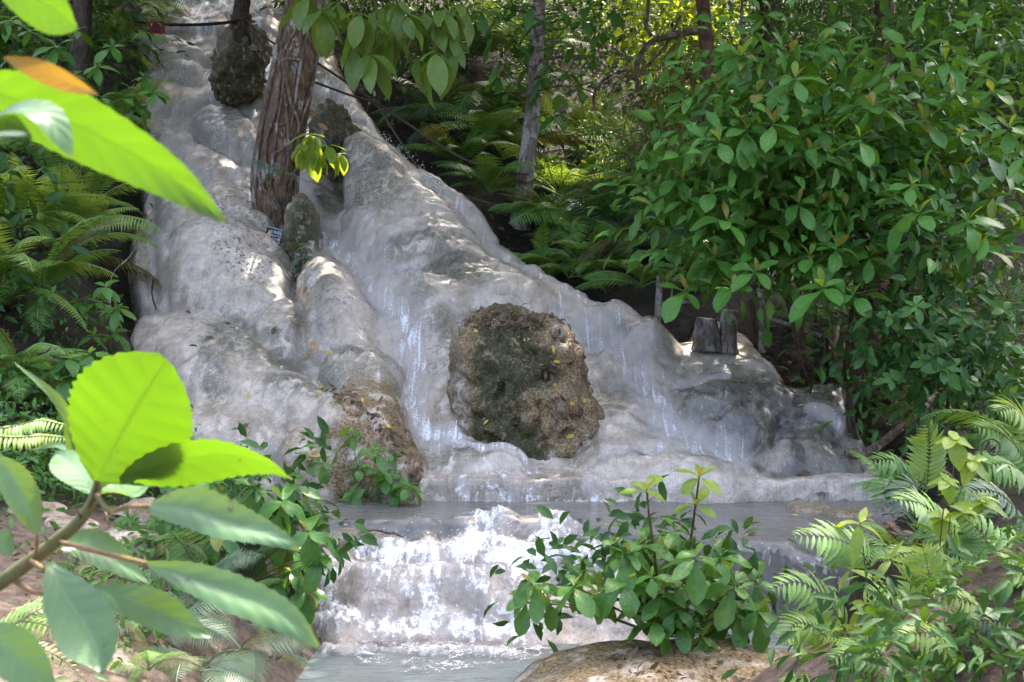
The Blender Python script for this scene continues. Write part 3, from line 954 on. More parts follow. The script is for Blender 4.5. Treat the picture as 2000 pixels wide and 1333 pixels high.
ML = {
    'broad': mat_leaf('leaf_broad', (0.036, 0.108, 0.02), (0.08, 0.205, 0.032), (0.22, 0.42, 0.02), 0.4, 0.24, 8, young=(0.16, 0.17, 0.03), spec=.3),
    'bright': mat_leaf('leaf_bright', (0.036, 0.12, 0.024), (0.085, 0.215, 0.04), (0.28, 0.46, 0.035), 0.38, 0.38, 8, young=(0.2, 0.22, 0.035)),
    'dark': mat_leaf('leaf_dark', (0.013, 0.046, 0.012), (0.032, 0.09, 0.02), (0.12, 0.24, 0.015), 0.5, 0.2, 8, spec=.2),  # darkened leaf; shade of the foliage gaps put into its colour
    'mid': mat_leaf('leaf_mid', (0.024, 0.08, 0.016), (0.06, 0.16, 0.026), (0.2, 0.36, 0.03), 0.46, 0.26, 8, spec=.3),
    'hang': mat_leaf('leaf_hanging', (0.07, 0.135, 0.024), (0.14, 0.23, 0.04), (0.32, 0.42, 0.035), 0.45, 0.4, 11),
    'lime': mat_leaf('leaf_lime', (0.09, 0.18, 0.02), (0.16, 0.25, 0.03), (0.5, 0.6, 0.03), 0.45, 0.5, 10),
    'olive': mat_leaf('leaf_olive', (0.06, 0.07, 0.02), (0.11, 0.10, 0.03), (0.26, 0.24, 0.03), 0.55, 0.36, 10),
    'palm5': mat_leaf('leaf_palmate', (0.032, 0.105, 0.02), (0.075, 0.195, 0.032), (0.22, 0.4, 0.03), 0.4, 0.36, 9),
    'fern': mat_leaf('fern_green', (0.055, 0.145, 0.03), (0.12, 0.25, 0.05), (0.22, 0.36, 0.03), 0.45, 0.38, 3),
    'fernlit': mat_leaf('fern_lit_copy', (0.11, 0.21, 0.04), (0.2, 0.32, 0.07), (0.42, 0.55, 0.06), 0.45, 0.42, 3),  # lit copy of the fern green; brightness put into the leaf colour
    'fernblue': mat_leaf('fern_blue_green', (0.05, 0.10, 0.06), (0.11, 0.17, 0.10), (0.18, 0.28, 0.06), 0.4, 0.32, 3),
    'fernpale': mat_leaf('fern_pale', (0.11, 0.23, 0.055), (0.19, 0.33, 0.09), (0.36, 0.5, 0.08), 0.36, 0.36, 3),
    'yellow': mat_leaf('leaf_yellow', (0.42, 0.30, 0.03), (0.55, 0.40, 0.06), (0.6, 0.4, 0.03), 0.6, 0.3, 7),
    'brown': mat_leaf('leaf_brown', (0.045, 0.028, 0.018), (0.125, 0.075, 0.042), (0.2, 0.1, 0.03), 0.65, 0.15, 7),
    'tan': mat_leaf('leaf_tan', (0.4, 0.24, 0.11), (0.5, 0.33, 0.18), (0.5, 0.3, 0.1), 0.65, 0.25, 7),
}
SETS = {}


def leafset(mat, prof='obovate', W=0.42, n=4, **kw):
    key = (mat, prof, W, tuple(sorted(kw.items())))
    if key not in SETS:
        SETS[key] = [leaf_me(ML[mat], W * (0.9 + 0.07 * i), prof, seed=i * 7 + len(SETS), droop=kw.get('droop', 0.6) * (0.5 + 0.35 * i), fold=kw.get('fold', 0.2), nv=kw.get('nv', 6), na=kw.get('na', 3), serr=kw.get('serr', 0.0), wav=kw.get('wav', 0.05), twist=0.12 * (i - 1.5)) for i in range(n)]
    return SETS[key]


def mat_bark(name, c1, c2, lichen=0.0, moss=0.0, scale=14, ln=(0.5, 0.47, 0.45)):
    b = new_mat(name)
    g = b.geo()
    s = b.scalev(g, (1, 1, 0.28))
    n = b.noise(scale * 1.6, 6, 0.65, s, 0.5)
    n2 = b.noise(scale * 0.5, 4, 0.6, g)
    col = b.mix(b.ramp(n, 0.32, 0.66), c1, c2)
    if lichen:
        l = b.ramp(b.noise(7.5, 6, 0.6, b.scalev(g, (1, 1, 0.55))), 0.56 - 0.1 * lichen, 0.62 - 0.1 * lichen)
        col = b.mix(b.math('MULTIPLY', l, 0.85), col, b.mix(b.ramp(b.noise(60, 3, 0.6, g), 0.4, 0.6), ln, [x * 0.6 for x in ln]))
    if moss:
        col = b.mix(b.math('MULTIPLY', b.ramp(n2, 0.5, 0.62), moss), col, (0.035, 0.04, 0.012))
    p = b.N('BsdfPrincipled', Base_Color=col, Roughness=0.85, Specular_IOR_Level=0.25, Normal=b.bump(b.math('ADD', n, b.math('MULTIPLY', n2, 0.5)), 0.9, 0.045))
    return b.finish(p.outputs[0])


M_BARK = mat_bark('bark_pale', (0.075, 0.045, 0.028), (0.25, 0.165, 0.108), 0.12, 0.35)
M_BARK2 = mat_bark('bark_grey', (0.10, 0.075, 0.06), (0.27, 0.22, 0.19), 0.75, 0.15, 12, (0.5, 0.46, 0.44))
M_BARKR = mat_bark('bark_red', (0.035, 0.02, 0.014), (0.14, 0.075, 0.05), 0.0, 0.5)
M_BARKD = mat_bark('bark_dark', (0.022, 0.016, 0.012), (0.085, 0.06, 0.045), 0.0, 0.4)
M_VINE = mat_bark('vine_bark', (0.08, 0.055, 0.04), (0.25, 0.18, 0.135), 0.1, 0.2, 20)
M_STEM = mat_simple('stem_green', (0.05, 0.07, 0.02), (0.10, 0.09, 0.035), 30, 0.6)
M_STEMB = mat_simple('stem_brown', (0.05, 0.035, 0.02), (0.12, 0.085, 0.055), 30, 0.75)
M_WOOD = mat_bark('old_wood', (0.08, 0.06, 0.05), (0.24, 0.20, 0.175), 0.5, 0.35, 16, (0.42, 0.40, 0.38))
M_ROPE = mat_simple('rope', (0.045, 0.028, 0.02), (0.13, 0.09, 0.065), 90, 0.85, 0.8)
M_ROPED = mat_simple('rope_dark', (0.012, 0.008, 0.007), (0.04, 0.025, 0.02), 90, 0.85, 0.8)


# ------------------------------------------------------------------ boulders
def boulder_me(c, r, rough=0.14, p=2.4, sub=5, seed=0, paint=None, flat=0.0, fine=0.03, lean=(0, 0)):
    bm = bmesh.new()
    bmesh.ops.create_icosphere(bm, subdivisions=sub, radius=1)
    V = np.array([v.co[:] for v in bm.verts])
    F = np.array([[v.index for v in f.verts] for f in bm.faces])
    bm.free()
    k = (np.abs(V) ** p).sum(1) ** (-1 / p)
    V = V * k[:, None]
    V[:, 0] += lean[0] * (V[:, 2])
    V[:, 1] += lean[1] * (V[:, 2])
    N = V / np.linalg.norm(V, axis=1)[:, None]
    S = np.array(r)
    W = V * S + seed * 3.7
    m = min(r)
    d = rough * fbm(W[:, 0], W[:, 1], W[:, 2], 4, 0.9 / m) + fine * fbm(W[:, 0], W[:, 1], W[:, 2], 4, 5.0 / m)
    if seed == 77:      # deep pits of the mossy boulder
        d -= 0.13 * sstep(0.18, 0.34, fbm(W[:, 0], W[:, 1], W[:, 2], 3, 4.4)) + 0.09 * np.abs(fbm(W[:, 0] + 9, W[:, 1], 2.2 * W[:, 2], 3, 3.0))
    if seed == 77:
        V[:, 0] = V[:, 0] * (0.90 - 0.17 * V[:, 2])
    V = V * S + N * (d * m)[:, None]
    co = V + np.array(c)
    u, v = proj(co[:, 0], co[:, 1], co[:, 2])
    A = {k_: np.zeros(len(V)) for k_ in ('algae', 'speck', 'brown', 'moss', 'wet')}
    A['algae'] += 0.3
    A['speck'] += 0.3
    for key, val in (paint or {}).items():
        A[key] = np.broadcast_to(np.asarray(val(u, v, N) if callable(val) else val, float), (len(V),)).copy()
    return mesh_np('boulder', V, F, M_ROCK, attrs=A)


def boulder(name, label, c, r, cat='boulder', group=None, **kw):
    return prop(link(name, boulder_me(c, r, **kw), None, c), label, cat, group)


def gb(u, v, blobs, amp=1):
    m = np.zeros_like(u)
    for cu, cv, ru, rv in blobs:
        m = np.maximum(m, 1 - sstep(0.5, 1.1, np.hypot((u - cu) / ru, (v - cv) / rv)))
    return m * amp


boulder('mossy_boulder', 'big brown pitted boulder with dark moss, dry in the middle of the fall', at(1022, 770, 10.08), (0.70, 0.60, 0.75), rough=0.17, p=4.0, sub=6, seed=77, fine=0.13, lean=(-0.17, 0.10),
        paint={'brown': lambda u, v, n: np.maximum(1.7 * np.ones_like(u) - 1.1 * gb(u, v, [(900, 780, 26, 120)]), 0.1), 'moss': lambda u, v, n: 1.5 * gb(u, v, [(985, 700, 75, 130), (965, 830, 50, 110), (1010, 880, 70, 70), (1000, 640, 70, 30), (1050, 720, 50, 50)]), 'algae': 0.9, 'speck': 1.0, 'wet': 0.05})
boulder('mossy_mound', 'dark mossy rock mound with a thin trunk on it, in the upper fall', at(470, 124, 16.6), (0.44, 0.42, 0.62), rough=0.5, p=1.9, sub=6, seed=4, fine=0.14, lean=(0.02, 0.15),
        paint={'brown': 0.9, 'moss': lambda u, v, n: gb(u, v, [(475, 140, 50, 70), (450, 170, 40, 40)]) + 0.35, 'algae': 0.9, 'wet': 0.1})
boulder('dark_rock', 'dark mossy rock standing in for the shaded overhang hollow just right of the big vine-wrapped trunk', at(650, 300, 15.0), (0.32, 0.4, 0.66), rough=0.5, p=2.0, sub=5, seed=5, fine=0.2,
        paint={'brown': 0.8, 'moss': 0.75, 'algae': 1, 'wet': 0.1})  # dark colours put the hollow's shade into this rock
boulder('dark_rock', 'mossy rock under the trunk, behind the small warning sign', at(592, 495, 12.85), (0.2, 0.3, 0.66), rough=0.45, p=2.2, sub=5, seed=9, fine=0.18,
        paint={'brown': 0.55, 'moss': lambda u, v, n: gb(u, v, [(590, 480, 40, 130)]), 'algae': .8, 'wet': 0.1})
boulder('flat_rock', 'flat pinkish tan rock under the shrub at the bottom edge', (0.9, 5.75, -0.02), (0.98, 0.68, 0.4), rough=0.16, p=2.5, sub=6, seed=12, fine=0.035,
        paint={'brown': lambda u, v, n: 1.35 + 0.7 * gb(u, v, [(1040, 1280, 70, 90)]), 'algae': 0.5, 'speck': .7, 'wet': .0})
for (u, v, Y, rx, rz, lab) in [(60, 1010, 7.3, .28, .14, 'tan stone at the left frame edge beside the dirt path'), (135, 1030, 7.1, .2, .12, 'rounded tan stone beside the dirt path, below the round bright leaf'), (245, 1062, 6.9, .22, .13, 'brown stone between the dirt path and the broad-leaved shrub'),
                              (285, 1010, 7.5, .24, .2, 'greyish boulder half hidden behind the foreground leaf stalks'), (30, 1215, 5.3, .3, .12, 'flat dark stone low on the left path'), (170, 1290, 5.0, .24, .09, 'flat pale stone at the bottom left')]:
    boulder('bank_stone', lab, at(u, v, Y) - Vector((0, 0, rz * .4)), (rx, rx * .8, rz), 'stone', 'stones along the path', rough=0.3, sub=4, seed=u % 13, fine=0.08, paint={'brown': .8, 'algae': .3, 'wet': 0})
for (u, v, Y, rx, rz, lab, br) in [(690, 1050, 8.1, .2, .1, 'broad olive stone at the left of the pool lip', .35), (765, 1075, 7.95, .2, .09, 'olive wet stone below the pool lip, left of the rapids', .45), (1140, 1085, 7.75, .22, .1, 'wet greenish stone beside the rapids, behind the streamside shrub', .4), (720, 1185, 7.5, .24, .13, 'big pale rounded stone in the lower rapids, left one', .1), (880, 1195, 7.5, .28, .13, 'big pale rounded stone in the lower rapids, middle one', .1), (815, 1048, 8.15, .10, .07, 'ochre stone poking out at the pool lip, left of the rapids', .5), (985, 1012, 8.5, .09, .05, 'small tan stone sitting in the pool above the rapids', .6), (1172, 1048, 8.0, .13, .06, 'yellowish stone at the pool lip right of the rapids', .5),
                                 (1115, 1018, 8.4, .09, .05, 'low greyish pebble in the pool near the ledge', .3), (880, 1018, 8.35, .1, .05, 'wet stone just above the left of the rapids', .4), (625, 1178, 7.6, .13, .12, 'grey rock at the left bank of the rapids', .6),
                                 (1580, 1003, 8.55, .2, .13, 'mossy brown rock at the right end of the pool', .8), (1655, 1010, 8.4, .2, .1, 'dark rock half buried in leaf litter at the right bank', .9), (1610, 1030, 8.2, .1, .05, 'small stone at the right pool shore', .6)]:
    boulder('pool_stone', lab, at(u, v, Y) - Vector((0, 0, rz * .3)), (rx, rx * .8, rz), 'stone', 'stones in the stream', rough=0.25, sub=4, seed=u % 11, fine=0.06, paint={'brown': br, 'algae': .8, 'wet': .7})

# ------------------------------------------------------------------ trunks and trees
def trunk_line(px):
    return [at(*p[:3]) for p in px], [p[3] * p[2] / FPX for p in px]


def trunk(name, parent, px, mat, k=14, flute=0.06, seed=0, up=None, n=7):
    pts, rad = trunk_line(px)
    if up:
        d = (pts[-1] - pts[-2]).normalized()
        pts.append(pts[-1] + Vector((d.x, d.y, max(d.z, 0.8))) * up)
        rad.append(rad[-1] * 0.8)
    return tube(name, pts, rad, mat, parent, k, n, flute, seed)


def limb(parent, a, b, r0, r1, mat, seed=0, name='limb'):
    r = random.Random(seed)
    a, b = Vector(a), Vector(b)
    m = a.lerp(b, 0.5) + Vector((r.uniform(-.3, .3), r.uniform(-.3, .3), r.uniform(0, .5))) * (b - a).length * 0.25
    return tube(name, [a, m, b], [r0, (r0 + r1) / 2, r1], mat, parent, 7, 5)


BGS = [tuple(at(u, v, Y)) for u, v, Y in ((1150, 60, 19), (1100, 150, 18), (1250, 180, 17), (1480, 60, 18), (1620, 60, 16), (1760, 50, 14), (1900, 60, 13.5), (980, 60, 19), (1200, 300, 15), (1080, 320, 15), (1130, 420, 14.2))]
SPOTS = BGS + [tuple(hit(u, v, True)) for u, v in ((445, 250), (460, 262), (425, 670), (600, 655), (695, 578), (910, 450), (915, 465), (1330, 890))]
SPOTS += [tuple(at(u, v, Y)) for u, v, Y in ((1000, 937, 8.95), (1060, 937, 8.95), (1030, 940, 8.9), (960, 1080, 7.95), (900, 1110, 7.8), (1010, 1100, 7.8), (760, 1112, 7.8), (1060, 1050, 8.1), (620, 1060, 6.9), (600, 1010, 7), (630, 1110, 6.8), (650, 330, 12.4), (610, 310, 12.4), (630, 300, 12.35), (665, 320, 12.35), (595, 300, 12.35), (1330, 60, 19), (1280, 90, 19), (1400, 50, 19), (1350, 200, 18), (1440, 300, 12.5), (1400, 340, 12), (1480, 300, 12))]
SPOTR = [.4] * len(BGS) + [.55 if s[1] > 16.5 and s[0] > 1 else (.3 if 12.3 < s[1] < 12.5 and s[0] < 0 else (.34 if 11.9 < s[1] < 12.6 and s[0] > 1 else .2)) for s in SPOTS[len(BGS):]]
SPOTS = np.array(SPOTS)
SV = np.array(SUND)


def sun_gap(P):
    """true where a crown leaf is left out to let sun onto a chosen spot"""
    m = np.zeros(len(P), bool)
    for s, r in zip(SPOTS, SPOTR):
        w = P - s
        t = w @ SV
        d = np.linalg.norm(w - t[:, None] * SV, axis=1)
        m |= (d < r) & (t > 0)
    return m


def shade_crown(parent, c, rad, nclump, per, L, mat, name='shade_crown', seed=0, spread=0.6):  # unseen leaves above the frame, put in to block the sun
    g = np.random.default_rng(seed)
    q = g.normal(size=(nclump, 3))
    q /= np.linalg.norm(q, axis=1)[:, None]
    q *= g.random((nclump, 1)) ** 0.45
    C = np.array(c) + q * np.array(rad)
    P, D, Nn = cloud_pts(C, per, spread, 0.4)
    k = ~sun_gap(P)
    u, v = proj(P[:, 0], P[:, 1], P[:, 2])
    k &= ~((v > -40) & (u > -100) & (u < 2100))        # crowns start above the picture
    return link(name, cloud_me(name, P[k], D[k], Nn[k], L * nrng.uniform(.7, 1.3, k.sum()), 0.5, ML[mat], 2), parent)


main = thing('vine_tree', 'large leaning trunk wrapped in vines beside the upper fall', 'tree', at(545, 490, 13.3))
MT = [(545, 500, 13.3, 23), (540, 440, 13.3, 28), (536, 380, 13.3, 35), (546, 300, 13.3, 38), (564, 200, 13.35, 38), (584, 100, 13.4, 36), (598, 30, 13.45, 34), (616, -60, 13.5, 32)]
trunk('trunk', main, MT, M_BARK, 22, 0.07, 1, 6.0, 9)
tp, tr_ = trunk_line(MT)


def on_trunk(s, a, k=1.1):
    """s: 0 at the root .. 1 at the top of the frame; a: angle seen from the camera (0 = right edge, 90 = facing the camera)"""
    f = s * (len(tp) - 1)
    i = min(int(f), len(tp) - 2)
    c = tp[i].lerp(tp[i + 1], f - i)
    r = (tr_[i] + (tr_[i + 1] - tr_[i]) * (f - i)) * k
    return c + Vector((math.cos(R(a)) * r, -math.sin(R(a)) * r, 0))


for pts, w in [([(0.2, 178, 1.15), (.35, 176, 1.12), (.5, 172, 1.05), (.65, 170, 1.05), (.8, 160), (1, 150)], .05), ([(.15, 150, 1.1), (.3, 150, 1.05), (.42, 155), (.5, 165)], .035), ([(.98, 40), (.85, 75), (.74, 110), (.66, 130)], .022), ([(.74, 140), (.66, 110), (.56, 70), (.5, 40), (.4, 30)], .028),
               ([(.98, 60), (.8, 62), (.66, 66), (.5, 60), (.35, 62)], .018), ([(.92, 20), (.7, 12, 1.06), (.5, 8, 1.05), (.4, 20), (.3, 40)], .02), ([(.66, 120), (.55, 105), (.45, 120), (.33, 100)], .022), ([(.68, 70), (.68, 110), (.66, 130)], .018), ([(.52, 130), (.5, 90), (.53, 50)], .016), ([(.42, 90), (.46, 50), (.55, 25), (.6, 20)], .018), ([(.62, 100), (.48, 95), (.3, 92), (.18, 96)], .02),
               ([(.1, 40, 1.2), (.25, 50, 1.05), (.4, 55), (.5, 70), (.6, 95)], .022), ([(0, 120, 1.3), (.12, 140, 1.25), (.25, 160, 1.1), (.4, 165)], .045), ([(.02, 20, 1.6), (.15, 10, 1.35), (.3, 5, 1.1), (.42, 10)], .035), ([(.85, 95), (.8, 70), (.74, 50), (.7, 20)], .016), ([(.36, 140), (.3, 110), (.26, 80), (.2, 60)], .02)]:
    tube('vine', [on_trunk(p[0], p[1], p[2] + .05 if len(p) > 2 else 1.13) for p in pts], [w * 1.0, w * .85], M_VINE, main, 6, 8)
tube('hanging_root', [at(583, 345, 12.9), at(580, 440, 12.85), at(582, 560, 12.6), at(578, 640, 12.3)], [.012, .012], M_VINE, main, 5, 6)
top = tube  # (the limbs of the upper crown leave the frame)
for i, (dx, dy, dz) in enumerate([(-2.5, 1.5, 3), (2.2, 2.5, 3.4), (.5, -1.5, 3.6), (3.4, 0.2, 2.4), (-1, 4, 3.6)]):
    b0 = Vector((-2.2, 13.9, 8.2))
    limb(main, b0, b0 + Vector((dx, dy, dz)), .16, .05, M_BARK, i)
shade_crown(main, (-1.5, 15.5, 10.6), (3.8, 4.2, 1.9), 169, 55, .36, 'mid', seed=1)

thin = thing('stump_tree', 'thin dark trunk bound with rope on the mossy mound', 'tree', at(470, 75, 16.6))
trunk('trunk', thin, [(470, 95, 16.5, 26), (471, 60, 16.55, 19), (470, 40, 16.6, 17), (474, 0, 16.65, 15), (476, -50, 16.7, 15)], M_BARKD, 10, .1, 2, 4.5)
shade_crown(thin, (-3.9, 20.0, 11.2), (3.6, 3.6, 1.7), 130, 50, .34, 'dark', seed=2)
shade_crown(thin, (-4.9, 23.6, 12.4), (3.2, 2.6, 1.2), 70, 48, .34, 'dark', seed=12)  # unseen, added to keep sun off the top of the fall
for k in range(4):
    V, F = tube_np([at(471, 42 - k * 3.4, 16.6) + Vector((math.cos(a) * .142, math.sin(a) * .142, .006 * math.sin(2 * a + k))) for a in np.linspace(0, 6.283, 15)], .014, 5)
    link('rope_wrap', poly_mesh('rope_wrap', V, F, M_ROPE), thin)

pale = thing('slender_tree', 'slender pale-barked tree on the ferny bank right of the fall', 'tree', at(1015, 450, 14.3))
trunk('trunk', pale, [(1012, 480, 14.2, 26), (1020, 410, 14.2, 19), (1032, 300, 14.25, 16), (1042, 200, 14.3, 15), (1050, 60, 14.35, 13), (1055, -60, 14.4, 12)], M_BARK2, 12, .04, 3, 6.5)
shade_crown(pale, (1.6, 17.6, 10.8), (3.4, 3.8, 1.8), 143, 52, .34, 'mid', seed=3)
redt = thing('red_trunk_tree', 'stout reddish brown trunk at the right end of the fall', 'tree', at(1690, 760, 10.9))
trunk('trunk', redt, [(1688, 790, 10.75, 52), (1690, 740, 10.85, 40), (1695, 650, 10.95, 34), (1705, 520, 11.1, 31), (1718, 300, 12.6, 24), (1725, 60, 14.6, 18), (1730, -60, 15.6, 16)], M_BARKR, 16, .1, 4, 5)
shade_crown(redt, (5.2, 15.0, 10.4), (3.8, 4.2, 1.9), 169, 55, .36, 'mid', seed=4)
darkt = thing('mid_trunk_tree', 'brown trunk rising behind the glossy shrub near the fence', 'tree', at(1385, 560, 13.2))
trunk('trunk', darkt, [(1378, 620, 13.1, 15), (1384, 500, 13.2, 14), (1385, 350, 13.3, 13), (1382, 150, 13.5, 14), (1372, 0, 13.6, 13), (1368, -60, 13.7, 12)], M_BARKR, 10, .08, 5, 6)
shade_crown(darkt, (4.0, 19.5, 11.2), (4.0, 3.6, 2.0), 156, 52, .36, 'dark', seed=5)
backt = thing('far_dark_tree', 'dark reddish trunk far behind the vine tangle, upper right', 'tree', at(1500, 320, 17))
trunk('trunk', backt, [(1492, 330, 17, 26), (1496, 150, 17.2, 24), (1500, 20, 17.4, 26), (1502, -60, 17.5, 24)], M_BARKR, 10, .15, 6, 5)
shade_crown(backt, (8.5, 21, 11.6), (4.4, 4.4, 2.0), 169, 52, .38, 'mid', seed=6)
leftt = thing('left_bank_tree', 'dark trunk hidden among the plants on the left bank', 'tree', at(140, 420, 12.6))
trunk('trunk', leftt, [(135, 480, 13.4, 26), (140, 400, 13.5, 22), (150, 250, 13.8, 20), (160, 60, 14.2, 18), (165, -60, 14.4, 16)], M_BARKD, 14, .14, 7, 5)
shade_crown(leftt, (-6.8, 16.6, 10.4), (4.0, 3.8, 1.6), 62, 52, .36, 'mid', seed=7)

# ------------------------------------------------------------------ rope, signs, fence, roots, lianas
def sag(a, b, s, n=7):
    a, b = Vector(a), Vector(b)
    return [a.lerp(b, i / n) - Vector((0, 0, s * 4 * (i / n) * (1 - i / n))) for i in range(n + 1)]


def rope(label, pts, r=0.016, mat=None, knots=()):
    c = Vector(pts[0])
    o = tube('rope', pts, r, mat or M_ROPE, None, 6, 6)
    prop(o, label, 'rope')
    for kp in knots:
        V, F = tube_np([Vector(kp) + Vector((math.cos(a) * .035, .02 * math.sin(3 * a), math.sin(a) * .03)) for a in np.linspace(0, 12, 16)], r * 1.2, 5)
        link('knot', poly_mesh('knot', V, F, M_ROPE), o)
    return o


rope('dark rope stretched left of the bound trunk, carrying the red sign', sag(at(262, 42, 16.3), at(462, 42, 16.45), .05), .022, M_ROPED)
rope('thin second line just below the dark rope, left of the red sign', sag(at(258, 34, 16.35), at(300, 50, 16.3), .01, 3), .012, M_ROPED)
rope('dark rope running from the bound trunk down to the vine-wrapped trunk', sag(at(480, 38, 16.5), at(560, 100, 14.0), .04), .014, M_ROPED)
rope('lower of the two dark ropes between bound trunk and vine-wrapped trunk', sag(at(482, 48, 16.5), at(556, 130, 14.0), .05), .016, M_ROPED)
rope('brown rope strung down the bank to the slender pale tree, upper one', [at(612, 118, 13.9), at(735, 200, 14.6), at(800, 245, 14.5), at(900, 308, 14.3), at(990, 336, 14.05), at(1034, 342, 14.0)], .016, None, [at(735, 200, 14.6), at(985, 334, 14.05)])
rope('brown rope tied to the foot of the slender pale tree, lower one', [at(612, 160, 14.2), at(680, 185, 14.6), at(735, 200, 14.65)], .015)
rope('lowest rope crossing the splashing edge to the slender pale tree', [at(735, 203, 14.6), at(830, 345, 13.7), at(900, 380, 13.9), at(1000, 410, 13.95), at(1032, 415, 14.0)], .015, None, [at(1001, 409, 13.95)])

M_RED = mat_simple('red_paint', (0.16, 0.006, 0.008), (0.2, 0.01, 0.012), 20, 0.45, 0.1)
M_REDD = mat_simple('dark_print', (0.05, 0.003, 0.004), (0.06, 0.004, 0.005), 20, 0.5, 0.1)
M_WHITE = mat_simple('white_print', (0.6, 0.62, 0.6), (0.7, 0.72, 0.7), 20, 0.5, 0.1)
M_NAVY = mat_simple('navy_board', (0.022, 0.028, 0.045), (0.035, 0.04, 0.06), 12, 0.5, 0.1)
M_FRAME = mat_simple('pale_frame', (0.35, 0.39, 0.44), (0.42, 0.46, 0.5), 12, 0.5, 0.1)
M_ORANGE = mat_simple('orange_print', (0.75, 0.36, 0.13), (0.8, 0.42, 0.17), 12, 0.5, 0.1)
M_BLACK = mat_simple('black_print', (0.02, 0.02, 0.02), (0.03, 0.03, 0.03), 12, 0.5, 0.1)


def box_me(name, x0, x1, y0, y1, z0, z1, mat, bev=0.0):
    bm = bmesh.new()
    bmesh.ops.create_cube(bm, size=1)
    for v in bm.verts:
        v.co = ((x0 + x1) / 2 + v.co.x * (x1 - x0), (y0 + y1) / 2 + v.co.y * (y1 - y0), (z0 + z1) / 2 + v.co.z * (z1 - z0))
    if bev:
        bmesh.ops.bevel(bm, geom=bm.edges[:], offset=bev, segments=2, affect='EDGES')
    me = bpy.data.meshes.new(name)
    bm.to_mesh(me)
    bm.free()
    me.materials.append(mat)
    return me


def sub(parent, name, me):
    o = bpy.data.objects.new(name, me)
    COL.objects.link(o)
    o.parent = parent
    return o


def text_me(body, size, mat, font=None):
    cu = bpy.data.curves.new('lettering', 'FONT')
    cu.body = body
    cu.size = size
    cu.extrude = 0.0008
    cu.align_x = 'CENTER'
    t = bpy.data.objects.new('lettering', cu)
    COL.objects.link(t)
    bpy.context.view_layer.update()
    me = bpy.data.meshes.new_from_object(t.evaluated_get(bpy.context.evaluated_depsgraph_get()))
    bpy.data.objects.remove(t)
    me.materials.clear()
    me.materials.append(mat)
    return me


rs = thing('red_sign', 'small dark red sign hanging on the rope over the upper fall', 'sign', at(307, 54, 16.25))
rs.rotation_euler = (0, R(-3), R(8))
sub(rs, 'board', box_me('board', -.107, .107, -.006, .006, -.085, .085, M_RED, .004))
sub(rs, 'edge_strip', box_me('edge_strip', -.1, .104, -.0085, -.0065, .066, .072, M_WHITE)).data.materials[0] = M_RED
sub(rs, 'emblem', text_me('f', .055, M_WHITE)).matrix_basis = Matrix.Translation((-.072, -.0075, .02)) @ Matrix.Rotation(R(90), 4, 'X')
for i, (wd, zz) in enumerate(((.11, .03), (.16, -.012), (.1, -.052))):
    sub(rs, 'lettering', box_me('lettering', -.02 - wd * .35, -.02 + wd * .65, -.0085, -.0065, zz - .011, zz + .011, M_REDD))

ws = thing('warning_sign', 'small navy warning sign with orange triangle at the foot of the vine-wrapped trunk', 'sign', at(534, 459, 12.55))
ws.rotation_euler = (0, R(13), R(-18))
sub(ws, 'board', box_me('board', -.094, .094, -.005, .005, -.078, .078, M_NAVY, .002))
for n_, a_ in (('frame', (-.094, .094, -.009, -.0055, .071, .078)), ('frame', (-.094, .094, -.009, -.0055, -.078, -.071)), ('frame', (.087, .094, -.009, -.0055, -.0705, .0705))):
    sub(ws, n_, box_me(n_, *a_, M_FRAME))
sub(ws, 'warning_triangle', poly_mesh('warning_triangle', [(-.092, -.0075, -.045), (-.02, -.0075, -.045), (-.05, -.0075, .05)], [(0, 1, 2)], M_ORANGE, False))
sub(ws, 'pictogram', poly_mesh('pictogram', [(-.07, -.0085, -.02), (-.055, -.0085, .0), (-.04, -.0085, -.025), (-.052, -.0085, -.012), (-.064, -.0085, -.036)], [(0, 3, 1), (1, 3, 2), (0, 4, 3)], M_BLACK, False))
for body, size, x, z in (('ระวังลื่น', .046, .03, .018), ('Slippery Moss', .024, .033, -.012), ('小心滑', .03, .04, -.052)):
    sub(ws, 'lettering', text_me(body, size, M_WHITE)).matrix_basis = Matrix.Translation((x, -.0075, z)) @ Matrix.Rotation(R(90), 4, 'X')


def plank(parent, a, b, w, th, mat, name):
    """a squared, slightly worn piece of timber from a to b"""
    a, b = Vector(a), Vector(b)
    d = (b - a)
    L = d.length
    me = box_me(name, -w / 2, w / 2, -th / 2, th / 2, 0, L, mat, min(w, th) * .12)
    for v in me.vertices:
        v.co.x += 0.08 * w * math.sin(v.co.z * 9 + w * 50)
    o = bpy.data.objects.new(name, me)
    COL.objects.link(o)
    q = d.to_track_quat('Z', 'Y')
    o.parent = parent
    o.matrix_parent_inverse = parent.matrix_basis.inverted()
    o.matrix_basis = Matrix.Translation(a) @ q.to_matrix().to_4x4()
    return o


fl = thing('wooden_fence', 'weathered grey wooden post and rail at the edge of the fern bank', 'fence', at(1285, 625, 12.2))
plank(fl, at(1284, 630, 12.2), at(1290, 538, 12.2), .085, .07, M_WOOD, 'post')
plank(fl, at(1290, 541, 12.2), at(1352, 552, 12.4), .05, .04, M_WOOD, 'rail')
plank(fl, at(1292, 592, 12.2), at(1350, 590, 12.4), .04, .03, M_WOOD, 'rail')
fr = thing('wooden_fence', 'low mossy wooden fence with slanting rails by the reddish trunk', 'fence', at(1490, 690, 11.3))
plank(fr, at(1488, 690, 11.2), at(1492, 610, 11.25), .07, .06, M_WOOD, 'post')
plank(fr, at(1478, 680, 11.3), at(1468, 585, 11.35), .05, .05, M_BARKD, 'post')
plank(fr, at(1492, 612, 11.15), at(1476, 545, 11.2), .06, .05, M_WOOD, 'post')
plank(fr, at(1494, 618, 11.15), at(1606, 657, 11.1), .045, .04, M_WOOD, 'rail')
